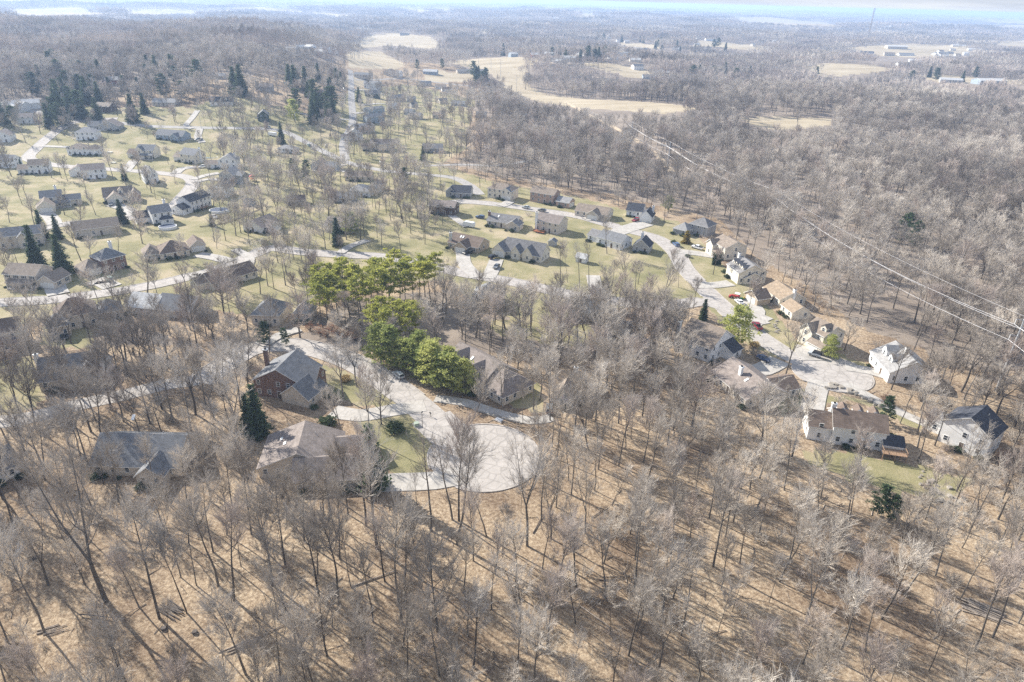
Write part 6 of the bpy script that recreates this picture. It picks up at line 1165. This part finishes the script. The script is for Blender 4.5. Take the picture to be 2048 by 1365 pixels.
# whole-tree meshes for the mass
PC = bpy.data.collections.new('tree_shapes')
def proto(nm, tm, cm):
    a = bpy.data.objects.new(nm+'_a', None); me_ = None
    import bmesh
    bm = bmesh.new(); bm.from_mesh(tm); nf = len(bm.faces); bm.from_mesh(cm); bm.faces.ensure_lookup_table()
    for f in bm.faces[nf:]: f.material_index = 1
    me_ = bpy.data.meshes.new(nm); bm.to_mesh(me_); bm.free(); me_.materials.append(tm.materials[0]); me_.materials.append(cm.materials[0])
    return bpy.data.objects.new(nm, me_)
def scatter(name, pts, rot, scl, idx, protos, label, cat):
    pc = bpy.data.collections.new(name+'_shapes')
    for i, o in enumerate(protos): o.name = '%02d_' % i+o.name; pc.objects.link(o)
    me_ = bpy.data.meshes.new(name); me_.from_pydata([tuple(p) for p in pts], [], [])
    for nm, tp, data in (('rot', 'FLOAT_VECTOR', rot), ('scl', 'FLOAT_VECTOR', scl), ('idx', 'INT', idx)):
        at_ = me_.attributes.new(nm, tp, 'POINT'); at_.data.foreach_set('vector' if tp == 'FLOAT_VECTOR' else 'value', np.ascontiguousarray(data, 'f' if tp != 'INT' else 'i').ravel())
    o = link(name, me_); tag(o, label, cat, kind='stuff')
    ng = bpy.data.node_groups.new(name, 'GeometryNodeTree'); ng.interface.new_socket('Geometry', in_out='INPUT', socket_type='NodeSocketGeometry'); ng.interface.new_socket('Geometry', in_out='OUTPUT', socket_type='NodeSocketGeometry')
    q = ng.nodes; gi = q.new('NodeGroupInput'); go = q.new('NodeGroupOutput'); ci = q.new('GeometryNodeCollectionInfo'); ci.inputs['Collection'].default_value = pc; ci.inputs['Separate Children'].default_value = True; ci.inputs['Reset Children'].default_value = True
    ip = q.new('GeometryNodeInstanceOnPoints'); ip.inputs['Pick Instance'].default_value = True
    def na_(nm, dt): a = q.new('GeometryNodeInputNamedAttribute'); a.data_type = dt; a.inputs['Name'].default_value = nm; return a.outputs['Attribute']
    lk = ng.links.new; lk(gi.outputs[0], ip.inputs['Points']); lk(ci.outputs[0], ip.inputs['Instance']); lk(na_('idx', 'INT'), ip.inputs['Instance Index']); lk(na_('scl', 'FLOAT_VECTOR'), ip.inputs['Scale'])
    e2r = q.new('FunctionNodeEulerToRotation'); lk(na_('rot', 'FLOAT_VECTOR'), e2r.inputs[0]); lk(e2r.outputs[0], ip.inputs['Rotation']); lk(ip.outputs[0], go.inputs[0])
    md = o.modifiers.new('scatter', 'NODES'); md.node_group = ng; return o
g = np.random.default_rng(9)
protos = [proto('tree_'+b_[3], b_[0], b_[1]) for b_ in BT]; hts = np.array([b_[2] for b_ in BT])
wts = np.array([{'tall': 3, 'fork': 3, 'open': 1.6, 'sparse': .6, 'pole': 1.5, 'pale': .35}[b_[3]] for b_ in BT]); wts /= wts.sum()
Xr, Yr = X[rest], Y[rest]; n_ = len(Xr); idx = g.choice(len(BT), n_, p=wts); ppr = pp[rest]
hood = inany(HOODS, ppr[:, 0], ppr[:, 1]); Ht = g.uniform(13, 20, n_); Ht[hood] *= .8; Ht[idx >= len(BT)-4] *= .8
s = Ht/hts[idx]; scatter('bare_woodland', np.column_stack([Xr, Yr, hgt(Xr, Yr)]), np.column_stack([g.normal(0, .05, n_), g.normal(0, .05, n_), g.uniform(0, 6.28, n_)]), np.column_stack([s*g.uniform(1.1, 1.45, n_), s*g.uniform(1.1, 1.45, n_), s]), idx, protos, 'mass of bare grey-brown woodland behind and between the houses', 'woodland')
print('trees', len(HERO), len(ind), n_)
# far woods in patches of many small trees
def patch(seed, R0=26, n_=26):
    rr = random.Random(seed); S = []
    for _ in range(n_):
        a = rr.random()*6.28; r = R0*rr.random()**.5; x, y = r*math.cos(a), r*math.sin(a); H = rr.uniform(12, 19); S.append((x, y, -2, x, y, H*.8, .22, .08)); c0 = Vector((x, y, H*.66))
        for i in range(64):
            v = Vector((rr.gauss(0, 1), rr.gauss(0, 1), rr.gauss(.1, .9))).normalized(); e = c0+Vector((v.x*3.2, v.y*3.2, v.z*H*.30))*rr.uniform(.75, 1.1); b_ = c0+(e-c0)*rr.uniform(.3, .6)-Vector((0, 0, .8)); S.append((*b_, *e, .10, .05))
    V, F = segs_mesh('', S, None, 3); return bpy.data.objects.new('patch', npmesh('patch', V, F, M_twigred if seed % 3 == 0 else M_twig))
def patchscale(sd): return [patch(sd+i) for i in range(4)]
def forest(name, r0, r1, spacing, scale, label, seed):
    g = np.random.default_rng(seed); xs = np.arange(-r1*.85, r1*.85, spacing); ys = np.arange(0, r1, spacing); A, B = np.meshgrid(xs, ys); A = A.ravel()+g.uniform(-.4, .4, A.size)*spacing; B = B.ravel()+g.uniform(-.4, .4, B.size)*spacing
    D = np.hypot(A, B); k = (D > r0) & (D < r1) & (np.abs(A) < B*.86+60); A, B = A[k], B[k]; Z = hgt(A, B); pp, zc = proj(np.column_stack([A, B, Z])); p2, _ = proj(np.column_stack([A, B, Z+15])); p3_, _ = proj(np.column_stack([A, B-20*scale, Z])); p4_, _ = proj(np.column_stack([A, B, Z+8])); fld = inany(FIELDS, p4_[:, 0], p4_[:, 1]) | inany(FIELDS, pp[:, 0], pp[:, 1]) | inany(FIELDS, p2[:, 0], p2[:, 1]) | (inany(FIELDS, p3_[:, 0], p3_[:, 1]) & (scale < 2)) | (roaddist(A, B) < 12)
    f2 = np.sin(A*.0011+1.1)*np.sin(B*.0009+.4)+.6*np.sin(A*.0027-B*.0016)+.5*np.sin(B*.0034+2); fld |= (B > 4200) & (pp[:, 1] < 60) & (f2 > .58); fld |= g.random(len(A)) < .05
    hd = inany(HOODS, pp[:, 0], pp[:, 1]) & (g.random(len(A)) < .7); fld |= hd; k = ~fld & clear_of(A, B, 14 if scale < 1.5 else 5); A, B, Z = A[k], B[k], Z[k]; n_ = len(A); s = g.uniform(.9, 1.2, n_)
    print(name, n_)
    scatter(name, np.column_stack([A, B, Z-.5]), np.column_stack([np.zeros(n_), np.zeros(n_), g.uniform(0, 6.28, n_)]), np.column_stack([s*scale, s*scale, s*g.uniform(.85, 1.15, n_)*(1 if scale < 2 else 1.15)]), g.integers(0, 4, n_), patchscale(seed*10), label, 'woodland')
forest('hill_forest', 860, 2600, 34, 1.0, 'blue-grey bare forest on the hills behind the neighbourhood', 21)
forest('distant_forest', 2600, 6500, 80, 2.2, 'hazy distant forest belts below the horizon', 22)
forest('horizon_forest', 6500, 15000, 240, 6.0, 'faint bluish forest at the horizon', 23)
# bushes set against house walls
bg_ = random.Random(17)
for rz, ax, ay, x0, y0, x1, y1 in FOOT:
    if math.hypot(ax, ay) > 620 or x1-x0 < 6: continue
    for _ in range(3):
        u, v = bg_.uniform(x0, x1), y0-bg_.uniform(.9, 1.5); x, y = ax+u*math.cos(rz)-v*math.sin(rz), ay+u*math.sin(rz)+v*math.cos(rz)
        if clear_of([x], [y], .3)[0] and roaddist(np.array([x]), np.array([y]))[0] > .8: place_ever(BSH, (x, y, float(hgt(x, y))), bg_.uniform(.7, 1.5), 'low evergreen bush planted against a house wall', 'evergreen_bush', 'foundation bushes', 'shrub')
# brush
g = np.random.default_rng(31); X, Y = cand(9000, 55, 460, -60, 46, seed=33); pp, _ = proj(np.column_stack([X, Y, hgt(X, Y)])); d = np.full(len(X), .55); d[inany(LAWNS, pp[:, 0], pp[:, 1])] = .01; d[(X < -20) & (Y < 130)] = .12; clump = np.sin(X*.11)*np.sin(Y*.13+1)+.6*np.sin(X*.05-Y*.07); d *= np.clip(.5+clump, .05, 1.6)
k = (g.random(len(X)) < d) & clear_of(X, Y, 1) & (roaddist(X, Y) > 1); X, Y = X[k], Y[k]; n_ = len(X); s = g.uniform(.5, 1.35, n_)
scatter('brush', np.column_stack([X, Y, hgt(X, Y)]), np.column_stack([np.zeros(n_), np.zeros(n_), g.uniform(0, 6.28, n_)]), np.column_stack([s, s, s]), g.integers(0, 3, n_), [bpy.data.objects.new('brush', m_) for m_ in BRU], 'leafless twiggy undergrowth on the wood floor', 'undergrowth')
def stick(seed):
    rr = random.Random(seed); S = []; p = Vector((-2, 0, .1)); d = Vector((1, 0, 0))
    for i in range(5):
        d = (d+Vector((0, rr.gauss(0, .12), rr.gauss(0, .03)))).normalized(); q = p+d*.9; S.append((*p, *q, .09-.014*i, .076-.014*i))
        if i: e = q+Vector((rr.uniform(.3, .8), rr.choice([-1, 1])*rr.uniform(.4, .9), rr.uniform(0, .35))); S.append((*q, *e, .035, .012))
        p = q
    V, F = segs_mesh('', S, None, 4); return bpy.data.objects.new('stick', npmesh('stick', V, F, M_log if seed % 2 else M_logdark))
X, Y = cand(1500, 60, 260, -60, 46, seed=37); pp, _ = proj(np.column_stack([X, Y, hgt(X, Y)])); k = clear_of(X, Y, 1) & (roaddist(X, Y) > 1) & ~inany(LAWNS, pp[:, 0], pp[:, 1]); X, Y = X[k], Y[k]; n_ = len(X); s = g.uniform(.4, 1.2, n_)
scatter('fallen_branches', np.column_stack([X, Y, hgt(X, Y)+.03]), np.column_stack([np.zeros(n_), g.normal(0, .04, n_), g.uniform(0, 6.28, n_)]), np.column_stack([s, s, s]), g.integers(0, 4, n_), [stick(500+i) for i in range(4)], 'fallen branches strewn over the leaf litter', 'fallen branches')

# ------------------------------------------------------------------ haze: one box of even air
m, n, l, b = nmat('haze'); n.remove(b); pv = n.new('ShaderNodeVolumePrincipled'); pv.inputs['Density'].default_value = HAZE; pv.inputs['Color'].default_value = (.48, .67, 1.0, 1); pv.inputs['Anisotropy'].default_value = .2
l.new(pv.outputs[0], n['Material Output'].inputs['Volume']); mb = MB(); mb.box(-33000, -33000, -60, 33000, 33000, 104); hz = mb.obj('haze', m); tag(hz, kind='stuff')
try: m.cycles.homogeneous_volume = True
except Exception: pass
